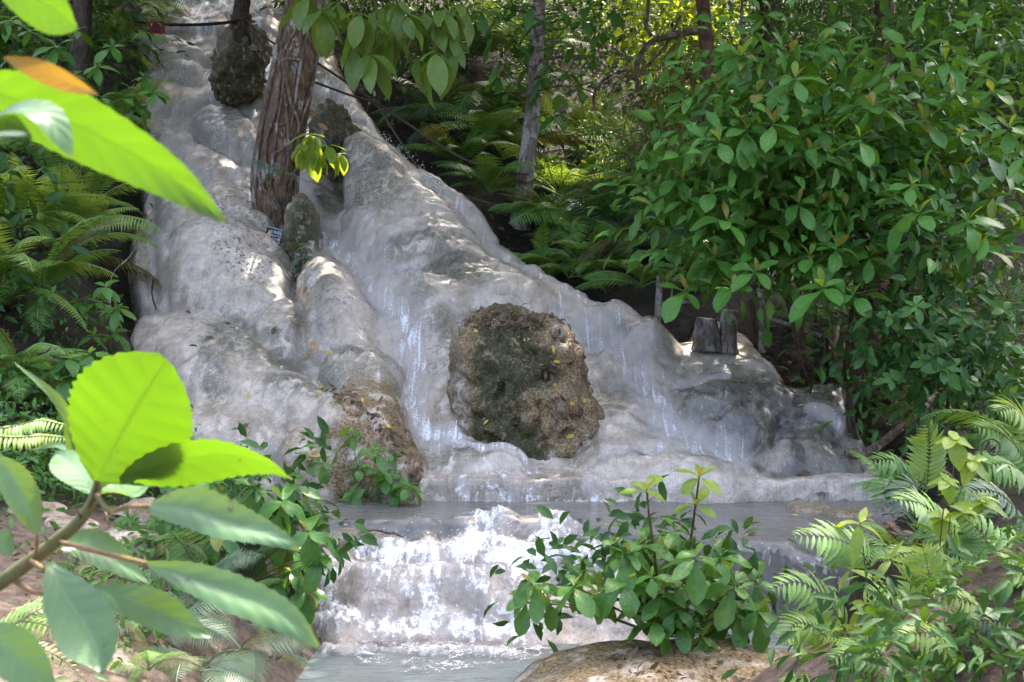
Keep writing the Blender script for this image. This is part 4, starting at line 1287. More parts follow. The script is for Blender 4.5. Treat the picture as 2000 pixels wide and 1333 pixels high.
plank(fr, at(1494, 678, 11.12), at(1596, 724, 11.05), .06, .045, M_BARKD, 'rail')
plank(fr, at(1598, 742, 11.08), at(1604, 655, 11.12), .085, .07, M_BARKD, 'post')
plank(fr, at(1614, 735, 11.16), at(1612, 660, 11.2), .05, .05, M_BARKD, 'post')
for (u, v0, v1, Y, w, lab) in [(1378, 685, 622, 10.95, 26, 'mossy wide tree stump standing in the fall under the shrub leaves'), (1424, 690, 606, 10.95, 19, 'narrow bare stump standing in the fall between wide stump and fence')]:
    o = tube('stump', [at(u - 2, v0, Y), at(u, (v0 + v1) / 2, Y), at(u + 3, v1, Y)], [w * Y / FPX * 1.15, w * Y / FPX * .95, w * Y / FPX * .88, w * Y / FPX * .84, w * Y / FPX * .7], M_WOOD, None, 14, 8, .16, u)
    prop(o, lab, 'stump')
o = prop(tube('white_tag', [at(1487, 566, 11.1), at(1488, 572, 11.1), at(1489, 580, 11.1)], [.02, .05, .04], M_FRAME, None, 4, 2), 'small pale tag fixed to the leaning fence post', 'tag')
for pts, r, mat, lab in [([(1655, 888, 9.2), (1700, 880, 9.3), (1760, 835, 9.7), (1800, 800, 9.9), (1852, 745, 10.2)], (.045, .03), M_VINE, 'long curved bare root reaching over the dark right bank'),
                         ([(1760, 750, 10.3), (1700, 762, 10.0), (1662, 790, 9.7), (1665, 850, 9.5), (1690, 890, 9.4)], (.03, .045), M_BARKD, 'dark looping root at the right edge of the fall'),
                         ([(1635, 640, 11.6), (1628, 690, 11.2), (1640, 725, 11.1)], (.03, .025), M_VINE, 'short crooked branch leaning beside the reddish trunk'),
                         ([(1820, 900, 9.4), (1850, 800, 9.6), (1865, 640, 9.9)], (.02, .015), M_BARKD, 'thin dark sapling stem in the shade, far right'),
                         ([(1372, 58, 16.6), (1320, 68, 16.5), (1270, 84, 16.4), (1246, 120, 16.4), (1243, 150, 16.4), (1248, 185, 16.4)], (.05, .03), M_VINE, 'thick brown liana bending down in the upper vine tangle'),
                         ([(1268, -20, 16.5), (1266, 20, 16.5), (1262, 48, 16.5), (1272, 70, 16.45)], (.03, .03), M_VINE, 'short liana dropping into the thick bent liana'),
                         ([(1330, 30, 16.6), (1300, 90, 16.5), (1262, 130, 16.5), (1246, 150, 16.5)], (.022, .018), M_VINE, 'straight slanting liana below the bent liana'),
                         ([(1246, 138, 16.7), (1210, 140, 16.8), (1175, 160, 16.9), (1160, 190, 17.0), (1166, 240, 17), (1180, 275, 17)], (.02, .028), M_VINE, 'thin liana arching left from the vine tangle'),
                         ([(1450, -20, 14), (1448, 60, 14), (1450, 100, 14)], (.022, .012), M_VINE, 'pale straight liana hanging at the top, right of centre'),
                         ([(1300, 40, 15.5), (1276, 100, 15.5), (1290, 200, 15.4), (1286, 330, 15.2)], (.008, .008), M_VINE, 'very thin hanging vine in the middle of the tangle'),
                         ([(1166, 205, 15.2), (1300, 165, 15.2), (1400, 120, 15.2), (1520, 30, 15.2)], (.007, .007), M_VINE, 'fine straight stem crossing the vine tangle')]:
    o = tube('root' if 'root' in lab or 'branch' in lab or 'sapling' in lab else 'liana', [at(*p) for p in pts], r, mat, None, 7, 7, .06)
    prop(o, lab, 'root' if 'root' in lab else ('branch' if 'branch' in lab or 'sapling' in lab else 'liana'))
lg = prop(tube('driftwood', [at(598, 1232, 7.25), at(650, 1262, 7.2), at(720, 1275, 7.15)], [.05, .06, .035], M_BARKR, None, 9, 6, .15, 3), 'short dark driftwood log at the left shore of the lower pool', 'log')

# ------------------------------------------------------------------ ferns
def frond_np(L=1.0, W=0.3, pairs=26, a0=1.0, a1=-0.6, sweep=0.35, pw=0.16, droop=0.25, start=0.16, seed=0, side=0.0):
    r = random.Random(seed)
    V, F, UVs = [], [], []
    nseg = 14
    ts = np.linspace(0, 1, nseg + 1)
    ang = a0 + (a1 - a0) * ts ** 1.2
    y = np.concatenate([[0], np.cumsum(np.cos(ang[:-1]) * L / nseg)])
    z = np.concatenate([[0], np.cumsum(np.sin(ang[:-1]) * L / nseg)])
    x = side * L * ts ** 2
    pos = lambda t: Vector((np.interp(t, ts, x), np.interp(t, ts, y), np.interp(t, ts, z)))
    line = [pos(t) for t in ts]
    rv, rf = tube_np(line, [0.012 * L * (1 - .75 * t) for t in ts], 4, False)
    rf = [(a, b, c, d) for a, b, c, d in rf]
    V += rv
    UVs += [(0.5, 0.02)] * len(rv)
    F += rf
    info = []
    for i in range(pairs):
        t = start + (1 - start) * (i + .5) / pairs
        q = (t - start) / (1 - start)
        ln = W * L * (math.sin(math.pi * min(1, (q * .93 + .07)) ** .75) ** .75) * (1 if q < .85 else 1)
        ln = max(ln * r.uniform(.88, 1.08), .02 * L)
        p = pos(t)
        tg = (pos(min(1, t + .03)) - pos(max(0, t - .03))).normalized()
        for s in (-1, 1):
            sx = Vector((s, 0, 0))
            d = (sx * math.cos(sweep) + tg * math.sin(sweep)).normalized()
            nrm = sx.cross(tg) * s
            if nrm.z < 0: nrm = -nrm
            d = (d - nrm * (droop * r.uniform(.6, 1.3))).normalized()
            w = pw * ln + .006 * L
            wd = d.cross(nrm).normalized()
            info.append((p, d, nrm, ln, w))
            k = len(V)
            mpt = p + d * ln * .45 - nrm * ln * .03
            tip = p + d * ln - nrm * ln * droop * .45 + tg * ln * .08
            V += [p - wd * w * .35, p + wd * w * .35, mpt - wd * w * .5, mpt + wd * w * .5, tip]
            UVs += [(0, 0), (1, 0), (0, .45), (1, .45), (.5, 1)]
            F += [(k, k + 1, k + 3, k + 2), (k + 2, k + 3, k + 4, k + 4)]
    return V, F, UVs, info, line


def frond_me(mat, **kw):
    V, F, UVs, info, line = frond_np(**kw)
    me = bpy.data.meshes.new('frond')
    F = [tuple(dict.fromkeys(f)) for f in F]
    me.from_pydata([tuple(v) for v in V], [], F)
    l = me.uv_layers.new(name='UVMap')
    idx = np.empty(len(me.loops), np.int32)
    me.loops.foreach_get('vertex_index', idx)
    l.data.foreach_set('uv', np.array(UVs, np.float32)[idx].ravel())
    me.materials.append(ML[mat])
    me.update()
    return me


FSETS = {}


def frondset(mat, style='lady'):
    if (mat, style) not in FSETS:
        kw = {'lady': dict(W=.21, pairs=30, pw=.085), 'wide': dict(W=.27, pairs=28, pw=.07), 'palm': dict(W=.28, pairs=28, pw=.05), 'sword': dict(W=.24, pairs=22, pw=.12)}[style]
        FSETS[(mat, style)] = [frond_me(mat, a0=a0, a1=a1, seed=i, side=sd, **kw) for i, (a0, a1, sd) in enumerate([(1.0, -.4, .06), (.8, -.8, -.08), (.6, -1.0, .1), (1.2, -.2, -.05), (.35, -.9, .0)])]
    return FSETS[(mat, style)]


def fern(label, base, n, L, mat='fern', style='lady', az=(0, 360), tilt=(-10, 20), group='ferns', loc=None, name='fern'):
    b = loc if loc is not None else base
    root = thing(name, label, 'fern', b, group)
    fs = frondset(mat, style)
    for i in range(n):
        a = az[0] + (az[1] - az[0]) * (i + rng.uniform(.15, .85)) / n
        o = bpy.data.objects.new('frond', rng.choice(fs if rng.random() > .1 else frondset('olive', style)))
        COL.objects.link(o)
        o.parent = root
        # azimuth 0 points at the camera (-Y), 90 to the right
        o.matrix_basis = Matrix.Rotation(R(180 + a), 4, 'Z') @ Matrix.Rotation(R(rng.uniform(*tilt)), 4, 'X') @ Matrix.Rotation(R(rng.uniform(-28, 28)), 4, 'Y') @ Matrix.Scale(L * rng.uniform(.6, 1.2), 4)
    return root


def fern_px(label, u, v, n, Lpx, Y=None, **kw):
    p = hit(u, v) if Y is None else at(u, v, Y)
    return fern(label, p, n, Lpx * p.y / FPX, **kw)


# the ferny bank right of the fall
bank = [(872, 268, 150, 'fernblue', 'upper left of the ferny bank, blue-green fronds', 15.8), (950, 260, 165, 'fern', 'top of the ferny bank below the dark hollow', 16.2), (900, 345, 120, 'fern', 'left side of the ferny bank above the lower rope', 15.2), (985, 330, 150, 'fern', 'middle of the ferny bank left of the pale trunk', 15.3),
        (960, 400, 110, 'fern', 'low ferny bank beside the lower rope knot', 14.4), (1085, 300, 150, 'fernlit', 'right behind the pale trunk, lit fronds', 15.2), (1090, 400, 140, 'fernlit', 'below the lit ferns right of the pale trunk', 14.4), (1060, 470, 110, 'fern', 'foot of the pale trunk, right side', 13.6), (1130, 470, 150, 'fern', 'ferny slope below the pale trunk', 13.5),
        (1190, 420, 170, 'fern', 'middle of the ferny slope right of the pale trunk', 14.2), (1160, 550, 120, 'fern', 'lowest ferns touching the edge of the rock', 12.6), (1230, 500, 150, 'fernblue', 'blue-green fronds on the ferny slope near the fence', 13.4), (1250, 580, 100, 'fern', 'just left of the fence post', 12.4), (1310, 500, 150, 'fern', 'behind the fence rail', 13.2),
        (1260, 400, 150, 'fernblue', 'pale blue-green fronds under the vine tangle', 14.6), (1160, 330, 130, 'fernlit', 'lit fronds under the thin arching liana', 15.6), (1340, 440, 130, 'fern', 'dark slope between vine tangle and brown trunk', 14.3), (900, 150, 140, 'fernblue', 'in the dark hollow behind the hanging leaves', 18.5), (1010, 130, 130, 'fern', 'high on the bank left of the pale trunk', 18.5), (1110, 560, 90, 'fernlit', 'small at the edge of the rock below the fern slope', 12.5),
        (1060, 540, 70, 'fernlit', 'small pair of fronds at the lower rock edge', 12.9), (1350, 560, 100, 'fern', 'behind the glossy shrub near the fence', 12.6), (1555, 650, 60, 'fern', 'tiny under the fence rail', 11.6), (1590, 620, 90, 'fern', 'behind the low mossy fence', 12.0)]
for (u, v, L, mat, lab, Y) in bank:
    p = hit(u, v)
    fern('fern ' + lab, p + Vector((0, -.15, .1)), 11 if L > 100 else 7, L * 1.35 * p.y / FPX, mat, 'wide' if mat == 'fernblue' else 'lady', (-110, 110), (-15, 25), 'ferns on the bank right of the fall')
# left bank
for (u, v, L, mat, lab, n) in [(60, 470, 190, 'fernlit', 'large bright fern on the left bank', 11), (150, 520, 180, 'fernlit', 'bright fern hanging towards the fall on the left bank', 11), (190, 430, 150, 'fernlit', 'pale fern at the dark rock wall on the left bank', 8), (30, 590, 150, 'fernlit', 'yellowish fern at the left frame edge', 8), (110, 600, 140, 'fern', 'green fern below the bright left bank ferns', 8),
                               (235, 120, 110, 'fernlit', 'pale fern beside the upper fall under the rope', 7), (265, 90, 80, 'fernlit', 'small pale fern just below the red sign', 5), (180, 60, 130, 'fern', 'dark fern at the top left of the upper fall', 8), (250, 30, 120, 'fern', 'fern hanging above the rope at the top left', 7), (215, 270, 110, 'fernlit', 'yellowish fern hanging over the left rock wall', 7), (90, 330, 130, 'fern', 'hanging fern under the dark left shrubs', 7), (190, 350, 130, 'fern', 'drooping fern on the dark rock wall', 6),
                               (60, 760, 130, 'fern', 'low fern in the left undergrowth', 7), (20, 150, 130, 'fern', 'fern in the shade at the upper left edge', 7)]:
    p = hit(u, v)
    fern(lab, p + Vector((0, -.25, .12)), n + 5, L * 1.35 * p.y / FPX, mat, 'lady', (-120, 120), (-25, 25), 'ferns on the left bank')

# ------------------------------------------------------------------ leafy shrubs
UP = Vector((0, 0, 1))


def stem(parent, a, b, r0, r1, mat, bow=0.15, name='stem'):
    a, b = Vector(a), Vector(b)
    m = a.lerp(b, .55) + Vector((rng.uniform(-1, 1), rng.uniform(-1, 1), .6)) * (b - a).length * bow * .5
    return tube(name, [a, m, b], [r0, r1], mat, parent, 5, 3)


def rosette(parent, c, L, n, meshes, axis=None, e0=35, e1=-35, young=None, top=2, jit=.25, nb=None):
    """a whorl of leaves round a shoot tip: young ones near the axis, old ones drooping"""
    ax = (Vector(axis) if axis else Vector((rng.uniform(-.3, .3), rng.uniform(-.55, -.05), 1))).normalized()
    t1 = ax.orthogonal().normalized()
    t2 = ax.cross(t1)
    a0 = rng.uniform(0, 6.28)
    for i in range(n):
        f = i / max(1, n - 1)
        a = a0 + i * 2.39996
        el = R(e0 + (e1 - e0) * f + rng.uniform(-12, 12))
        d = (t1 * math.cos(a) + t2 * math.sin(a)) * math.cos(el) + ax * math.sin(el)
        nn = ax * math.cos(el) - (t1 * math.cos(a) + t2 * math.sin(a)) * math.sin(el)
        nn = nn + Vector((rng.uniform(-jit, jit), rng.uniform(-jit, jit), rng.uniform(-jit, jit)))
        s = L * (0.58 + .46 * f) * rng.uniform(.75, 1.25)
        ms = meshes
        if young and i < top:
            ms = young
            s *= .75
            d = (d + ax * .8).normalized()
        leaf_at(parent, ms, Vector(c) - ax * (.03 * f * L * 3), d, nn, s)


def bush(name, label, cat, base, clusters, L, n, meshes, young=None, group=None, stem_mat=None, limbs=None, e0=35, e1=-35, axis=None, top=2, r=.008, fill=None):
    root = thing(name, label, cat, base, group)
    sm = stem_mat or M_STEMB
    nodes = [Vector(base)]
    for lb in (limbs or []):
        pts = [Vector(p) for p in lb]
        tube('branch', pts, [r * 3, r * 1.4], sm, root, 6, 5)
        nodes += smooth_line(pts, 4)[2:]
    for c in clusters:
        c = Vector(c)
        q = min(nodes, key=lambda p: (p - c).length + (2 if p.z > c.z + .1 else 0))
        stem(root, q, c, r, r * .55, sm)
        rosette(root, c, L * rng.uniform(.85, 1.15), n + rng.randint(-1, 1), meshes, axis, e0, e1, young, top)
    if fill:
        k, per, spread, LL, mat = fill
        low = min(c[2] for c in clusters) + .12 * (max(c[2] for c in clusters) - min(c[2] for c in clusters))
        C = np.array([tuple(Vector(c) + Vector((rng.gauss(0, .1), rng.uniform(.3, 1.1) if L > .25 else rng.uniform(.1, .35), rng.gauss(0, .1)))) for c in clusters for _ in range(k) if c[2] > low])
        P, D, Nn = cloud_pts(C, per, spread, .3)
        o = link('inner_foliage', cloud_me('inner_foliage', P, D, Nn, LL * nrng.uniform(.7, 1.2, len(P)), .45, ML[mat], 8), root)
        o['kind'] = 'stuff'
    return root


YOUNG = [leaf_me(mat_leaf('leaf_young', (0.17, 0.18, 0.03), (0.26, 0.22, 0.04), (0.4, 0.36, 0.04), .45, .42, 8), .36, 'obovate', .25, .4, 6, 3, seed=91), leaf_me(ML['lime'], .38, 'obovate', .25, .3, 6, 3, seed=92)]
RT = [(1607, 81), (1448, 109), (1543, 102), (1434, 226), (1554, 152), (1540, 183), (1578, 200), (1635, 236), (1600, 250), (1490, 296), (1406, 275), (1367, 317), (1332, 349), (1628, 349), (1459, 317), (1434, 370), (1561, 395), (1392, 374), (1342, 388), (1497, 437), (1635, 441), (1510, 240), (1480, 180), (1530, 330), (1580, 300), (1339, 567), (1430, 560), (1476, 529), (1501, 451), (1441, 465), (1395, 500), (1557, 486), (1582, 500), (1460, 250), (1600, 400), (1500, 380), (1420, 430)]
RT2 = [(1846, 116), (1737, 183), (1705, 208), (1861, 183), (1906, 212), (1804, 233), (1878, 264), (1730, 293), (1751, 314), (1723, 345), (1794, 416), (1846, 350), (1935, 388), (1966, 317), (1917, 282), (1970, 250), (1607, 560), (1667, 575), (1635, 483), (1755, 483), (1822, 483), (1914, 479), (1680, 270), (1660, 330), (1690, 410), (1780, 360), (1880, 330), (1760, 240), (1700, 500), (1660, 400), (1980, 440), (1890, 430), (1820, 300), (1940, 180)]
gl = leafset('broad', 'obovate', .46, nv=7, droop=.7)
bush('glossy_shrub', 'big glossy broad-leaved shrub overhanging the fence, left half of the right thicket', 'shrub', at(1570, 740, 10.9), [at(u, v, 9.7 + rng.uniform(-.6, .9)) for u, v in RT], .285, 8, gl, YOUNG, 'glossy shrubs over the right bank', None,
     [[at(1570, 740, 10.9), at(1530, 560, 10.5), at(1470, 420, 10.2), at(1420, 330, 10)], [at(1560, 700, 10.9), at(1580, 450, 10.5), at(1560, 250, 10.3), at(1590, 120, 10.1)], [at(1530, 560, 10.5), at(1430, 560, 10)]], fill=(3, 22, .26, .2, 'broad'))
bush('glossy_shrub', 'big glossy broad-leaved shrub with yellowish shoot tips, right half of the right thicket', 'shrub', at(1760, 760, 10.6), [at(u, v, 9.3 + rng.uniform(-.6, .9)) for u, v in RT2], .285, 8, gl, YOUNG, 'glossy shrubs over the right bank', None,
     [[at(1760, 760, 10.6), at(1740, 520, 10.2), at(1750, 300, 9.9), at(1800, 180, 9.8)], [at(1750, 600, 10.4), at(1860, 400, 10), at(1920, 250, 9.8)], [at(1740, 520, 10.2), at(1650, 420, 10)]], fill=(3, 22, .26, .2, 'broad'))
PA = [(1790, 599), (1804, 656), (1829, 627), (1836, 680), (1755, 677), (1723, 691), (1691, 691), (1892, 691), (1942, 663), (1847, 719), (1875, 730), (1928, 726), (1811, 705), (1928, 564), (1963, 606), (1977, 677), (1988, 740), (1892, 747), (1861, 760), (1843, 388), (1850, 440), (1878, 455), (1776, 430), (1740, 620), (1880, 620), (1990, 560), (1860, 570), (1800, 540), (1960, 790), (1910, 640), (1740, 740), (1990, 840), (1930, 780)]
bush('palmate_creeper', 'creeper with five-fingered leaves covering the lower right thicket', 'creeper', at(1880, 840, 9.6), [at(u, v, 8.9 + rng.uniform(-.4, .6)) for u, v in PA], .145, 6, leafset('palm5', 'elliptic', .5, nv=5, droop=.4), None, None, M_STEM,
     [[at(1880, 840, 9.6), at(1850, 700, 9.2), at(1800, 600, 9.1)], [at(1880, 840, 9.6), at(1930, 700, 9.1), at(1960, 580, 9)]], 25, -25, (0, -.8, .6), 0, .005, (2, 16, .2, .15, 'dark'))

# drooping leaves of the vine-wrapped tree
HG = [(748, 12), (826, 25), (769, 62), (819, 108), (727, 105), (884, 75), (868, 18), (706, 25), (628, 18), (847, 50), (660, 5), (690, 88), (900, 8), (776, 4), (795, 30), (740, 60), (600, -10), (850, 100)]
hs = leafset('hang', 'elliptic', .42, nv=7, droop=.5, fold=.25)
hang = thing('drooping_branch', 'leafy branch of long drooping yellow-green leaves at the top centre', 'branch', at(640, -40, 12.2))
tube('branch', [at(600, -50, 12.8), at(680, -25, 11.9), at(800, -10, 11.5), at(900, 0, 11.4)], [.03, .015], M_BARKD, hang, 6, 5)
for i, (u, v) in enumerate(HG):
    c = at(u, v, 11.5 + rng.uniform(-.4, .5))
    stem(hang, at(min(u, 880), -20, 11.6), c, .008, .006, M_STEM)
    rosette(hang, c, .43, 6, hs, (rng.uniform(-.2, .2), -.2, 1), -25, -70, None, 0, .4)
spr = thing('sunlit_sprig', 'bright yellow-green sprig of drooping leaves in front of the big trunk', 'sprig', at(580, 345, 12.3))
tube('stem', [at(575, 300, 12.6), at(600, 262, 12.4), at(640, 285, 12.3), at(665, 310, 12.2)], [.012, .006], M_STEM, spr, 5, 4)
for (u, v, n, L) in ((606, 262, 8, .42), (640, 285, 6, .32), (666, 300, 6, .24), (590, 285, 5, .32), (625, 300, 4, .26)):
    rosette(spr, at(u, v, 12.3 + rng.uniform(-.1, .1)), L, n, leafset('lime', 'elliptic', .44, nv=7, droop=.6), (0, -.2, 1), 0, -70, None, 0, .4)
fern('feathery fern growing out of the trunk foot above the warning sign', at(548, 345, 12.7), 5, .42, 'fernblue', 'palm', (-120, 60), (-20, 10), 'small ferns on the big trunk')
fern('small fern below the warning sign on the mossy rock', at(575, 495, 12.35), 4, .3, 'fernblue', 'sword', (-60, 110), (-20, 10), 'small ferns on the big trunk')
fern('second small fern on the mossy rock under the hanging root', at(590, 505, 12.3), 4, .28, 'fernblue', 'sword', (-30, 120), (-30, 0), 'small ferns on the big trunk')

# leaves of the slender tree
T2 = [(970, 30), (1010, 20), (1060, 40), (1100, 20), (1140, 40), (1180, 60), (960, 70), (1000, 80), (1040, 90), (1085, 80), (1120, 90), (1160, 110), (985, 120), (1030, 130), (1070, 125), (1110, 140), (1010, 160), (1050, 185), (990, 180), (1090, 180), (1130, 170), (1035, 225), (1080, 225), (1060, 150), (940, 20), (1200, 20), (1040, 10), (975, 150), (1150, 10), (1020, 50), (1080, 50), (1000, 5)]
lt = leafset('mid', 'elliptic', .38, nv=5, droop=.4)
for u, v in T2:
    c = at(u, v, 14.1 + rng.uniform(-.7, .7))
    s = min(1, max(0, (450 - v) / 500)) + .05
    stem(pale, at(1015 + s * 35, v + 12, 14.3), c, .008, .005, M_STEMB)
    rosette(pale, c, .26, 7, lt, None, 20, -45)

# shrubs near the camera
bl = leafset('bright', 'obovate', .5, nv=8, droop=.7, serr=.06, na=5)
CS = [(1203, 1059), (1224, 1083), (1139, 1108), (1224, 1137), (1043, 1144), (1072, 1172), (1029, 1176), (1121, 1144), (1168, 1154), (1249, 1172), (1274, 1126), (1318, 1035), (1314, 1087), (1343, 1144), (1318, 1190), (1357, 1087), (1382, 1144), (1435, 1144), (1396, 1225), (1371, 1243), (1477, 1137), (1481, 1193), (1438, 1200), (1332, 1215), (1406, 1087), (1280, 1210), (1250, 1060), (1290, 1160), (1420, 1170), (1360, 1190)]
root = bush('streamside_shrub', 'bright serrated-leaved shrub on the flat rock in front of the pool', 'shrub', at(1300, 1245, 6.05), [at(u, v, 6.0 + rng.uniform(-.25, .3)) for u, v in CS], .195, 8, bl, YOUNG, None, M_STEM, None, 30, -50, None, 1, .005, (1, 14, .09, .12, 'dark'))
for (pts, tips) in [([(1290, 1200, 6.1), (1278, 1080, 6.05), (1268, 1010, 6.0), (1263, 955, 6.0)], [(1263, 955, 8, .17)]), ([(1330, 1180, 6.15), (1350, 1050, 6.15), (1358, 990, 6.1), (1366, 930, 6.1)], [(1366, 930, 7, .16), (1358, 985, 5, .17)])]:
    tube('shoot', [at(*p) for p in pts], [.009, .005], M_STEMB, root, 6, 5)
    for u, v, n, L in tips:
        rosette(root, at(u, v, pts[-1][2]), L, n, leafset('lime', 'obovate', .46, nv=8, droop=.5, serr=.06, na=5), (0, -.3, 1), 40, -12, YOUNG, 2)
LS = [(358, 942), (443, 959), (468, 920), (553, 977), (529, 1002), (571, 949), (532, 1030), (603, 1037), (625, 1087), (511, 1080), (575, 1073), (319, 1009), (355, 1044), (390, 1009), (479, 1009), (568, 1115), (596, 1150), (479, 1090), (430, 1040), (410, 940), (500, 950), (600, 990), (390, 1080), (540, 1130), (340, 975)]
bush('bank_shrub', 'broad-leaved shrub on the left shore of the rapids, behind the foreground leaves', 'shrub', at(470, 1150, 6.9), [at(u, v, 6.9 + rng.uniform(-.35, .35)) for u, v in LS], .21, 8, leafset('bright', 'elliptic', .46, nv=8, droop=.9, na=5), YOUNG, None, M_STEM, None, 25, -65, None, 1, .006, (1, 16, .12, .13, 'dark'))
for label, base, cl, L, ms in [
    ('small leafy plant growing on the leaf-strewn boulder at the foot of the fall', (715, 975, 8.75), [(690, 848), (700, 890), (735, 878), (745, 915), (705, 935), (772, 888), (785, 925), (800, 948), (665, 930), (725, 960), (690, 960), (760, 950), (720, 900), (755, 935), (780, 960), (700, 915)], .16, bl),
    ('low sprig with a few dry leaves, left of the plant on the boulder', (625, 920, 8.85), [(612, 890), (630, 905), (620, 915)], .14, bl),
    ('leafy sapling with pale drooping leaves on the left bank', (215, 690, 9.9), [(205, 560), (190, 590), (215, 610), (170, 620), (230, 600), (150, 590), (225, 650), (185, 655)], .2, leafset('bright', 'elliptic', .42, nv=6, droop=.6)),
    ('shrub with reddish young leaves in the left undergrowth', (120, 790, 8.7), [(135, 700), (100, 720), (160, 720), (125, 740), (60, 700), (20, 720), (175, 690), (80, 760), (150, 770), (200, 740), (30, 780), (230, 720)], .2, leafset('bright', 'elliptic', .55, nv=6, droop=.6)),
    ('dark leafy shrub reaching over the upper fall from the left bank', (120, 330, 12.9), [(60, 60), (110, 90), (150, 60), (90, 140), (140, 150), (190, 130), (30, 110), (200, 190), (160, 220), (240, 190), (280, 150), (300, 180), (270, 210), (120, 260), (60, 290), (100, 310), (150, 300), (180, 290), (30, 260), (20, 40), (220, 90), (80, 20), (255, 175)], .26, leafset('broad', 'elliptic', .42, nv=6, droop=.6)),
    ('low leafy undergrowth plant behind the round bright leaf', (80, 930, 8.0), [(40, 830), (90, 850), (120, 880), (60, 890), (20, 900), (100, 930), (150, 900), (30, 950), (130, 960), (170, 960), (200, 940), (70, 960), (240, 930), (260, 960), (10, 860)], .13, leafset('mid', 'elliptic', .42, nv=5, droop=.4)),
    ('small leafy plant beside the path under the shrub', (265, 1060, 7.0), [(250, 1010), (270, 1030), (245, 1040), (285, 1050)], .13, leafset('mid', 'elliptic', .42, nv=5, droop=.4)),
    ('slim weed with lobed heart-shaped leaves, right foreground', (1830, 1250, 4.9), [(1865, 860), (1850, 940), (1880, 1000), (1900, 900), (1840, 1010), (1920, 980)], .11, leafset('lime', 'ovate', .6, nv=7, droop=.4, na=5)),
    ('leafy weed in the bottom right corner', (1900, 1400, 4.0), [(1840, 1290), (1900, 1300), (1950, 1310), (1800, 1310), (1870, 1330), (1980, 1290), (1760, 1320), (1930, 1270)], .1, leafset('bright', 'ovate', .5, nv=7, droop=.4, na=5)),
    ('pointed-leaved weed between the foreground ferns', (1700, 1300, 4.9), [(1660, 1110), (1690, 1180), (1740, 1090), (1640, 1220), (1720, 1230), (1800, 1150), (1850, 1190), (1780, 1240), (1900, 1130), (1950, 1180), (1680, 1020), (1960, 1080), (1820, 1080)], .17, leafset('lime', 'lance', .24, nv=7, droop=.5, na=3)),
]:
    b0 = at(*base)
    bush('leafy_plant', label, 'plant', b0, [at(u, v, base[2] + rng.uniform(-.3, .25) * (base[2] / 9)) for u, v in cl], L, 7, ms, YOUNG if 'reddish' in label or 'sapling' in label else None, None, M_STEM, None, 30, -45, None, 1, .004, None)

# ------------------------------------------------------------------ the jungle behind: one mass of undergrowth, and the bushes one can tell apart
def scatter_px(poly_u, poly_v, n, lift=(0, 1.0), seed=0):
    g = random.Random(seed)
    out = []
    for _ in range(n):
        p = hit(g.uniform(*poly_u), g.uniform(*poly_v))
        out.append(tuple(p + Vector((g.uniform(-.3, .3), g.uniform(-.8, .1), g.uniform(*lift)))))
    return out


def mass(name, label, centers, per, spread, L, mat, droop=.3, wr=.42):
    P, D, Nn = cloud_pts(centers, per, spread, droop)
    k = ~((P[:, 1] < 13.0) & (np.abs(P[:, 0] + 0.5) < 1.2))
    P, D, Nn = P[k], D[k], Nn[k]
    me = cloud_me(name, P, D, Nn, L * nrng.uniform(.6, 1.3, len(P)), wr, ML[mat], 8)
    return prop(link(name, me), label, None, None, 'stuff')


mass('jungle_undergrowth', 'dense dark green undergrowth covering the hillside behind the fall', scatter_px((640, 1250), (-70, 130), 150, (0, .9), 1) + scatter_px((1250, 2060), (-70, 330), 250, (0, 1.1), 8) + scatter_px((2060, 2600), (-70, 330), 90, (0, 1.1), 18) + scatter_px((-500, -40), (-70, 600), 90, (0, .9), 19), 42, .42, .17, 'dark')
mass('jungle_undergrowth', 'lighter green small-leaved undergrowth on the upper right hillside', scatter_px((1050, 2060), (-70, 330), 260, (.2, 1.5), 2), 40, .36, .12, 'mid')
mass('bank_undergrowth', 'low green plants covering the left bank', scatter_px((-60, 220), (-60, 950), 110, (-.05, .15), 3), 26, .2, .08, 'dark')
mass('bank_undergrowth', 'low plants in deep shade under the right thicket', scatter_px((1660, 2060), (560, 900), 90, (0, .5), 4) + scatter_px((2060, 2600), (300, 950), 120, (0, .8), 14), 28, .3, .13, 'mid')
mass('ground_cover', 'small bright herbs between the ferns in the right foreground', scatter_px((1540, 2060), (1060, 1340), 80, (0, .12), 5) + scatter_px((2060, 2500), (900, 1340), 70, (0, .2), 15), 20, .13, .09, 'dark', .3, .34)
mass('ground_cover', 'tiny herbs along the left shore under the foreground leaves', scatter_px((200, 580), (1060, 1330), 170, (0, .12), 6), 22, .10, .06, 'mid')
mass('ground_cover', 'small herbs carpeting the left bank behind the round bright leaf', scatter_px((-20, 300), (820, 990), 110, (0, .2), 7), 24, .14, .07, 'mid')


def cloud_bush(name, label, cat, base, centers, per, spread, L, mat, group=None, droop=.3, wr=.42, stems=4, sm=None):
    root = thing(name, label, cat, base, group)
    P, D, Nn = cloud_pts(centers, per, spread, droop)
    link('foliage', cloud_me('foliage', P, D, Nn, L * nrng.uniform(.6, 1.3, len(P)), wr, ML[mat], 8), root)
    for c in rng.sample(list(centers), min(stems, len(centers))):
        stem(root, base, c, .015, .006, sm or M_STEMB)
    return root


def px_cluster(u0, u1, v0, v1, n, Y, dy=.5):
    return [tuple(at(rng.uniform(u0, u1), rng.uniform(v0, v1), Y + rng.uniform(-dy, dy))) for _ in range(n)]


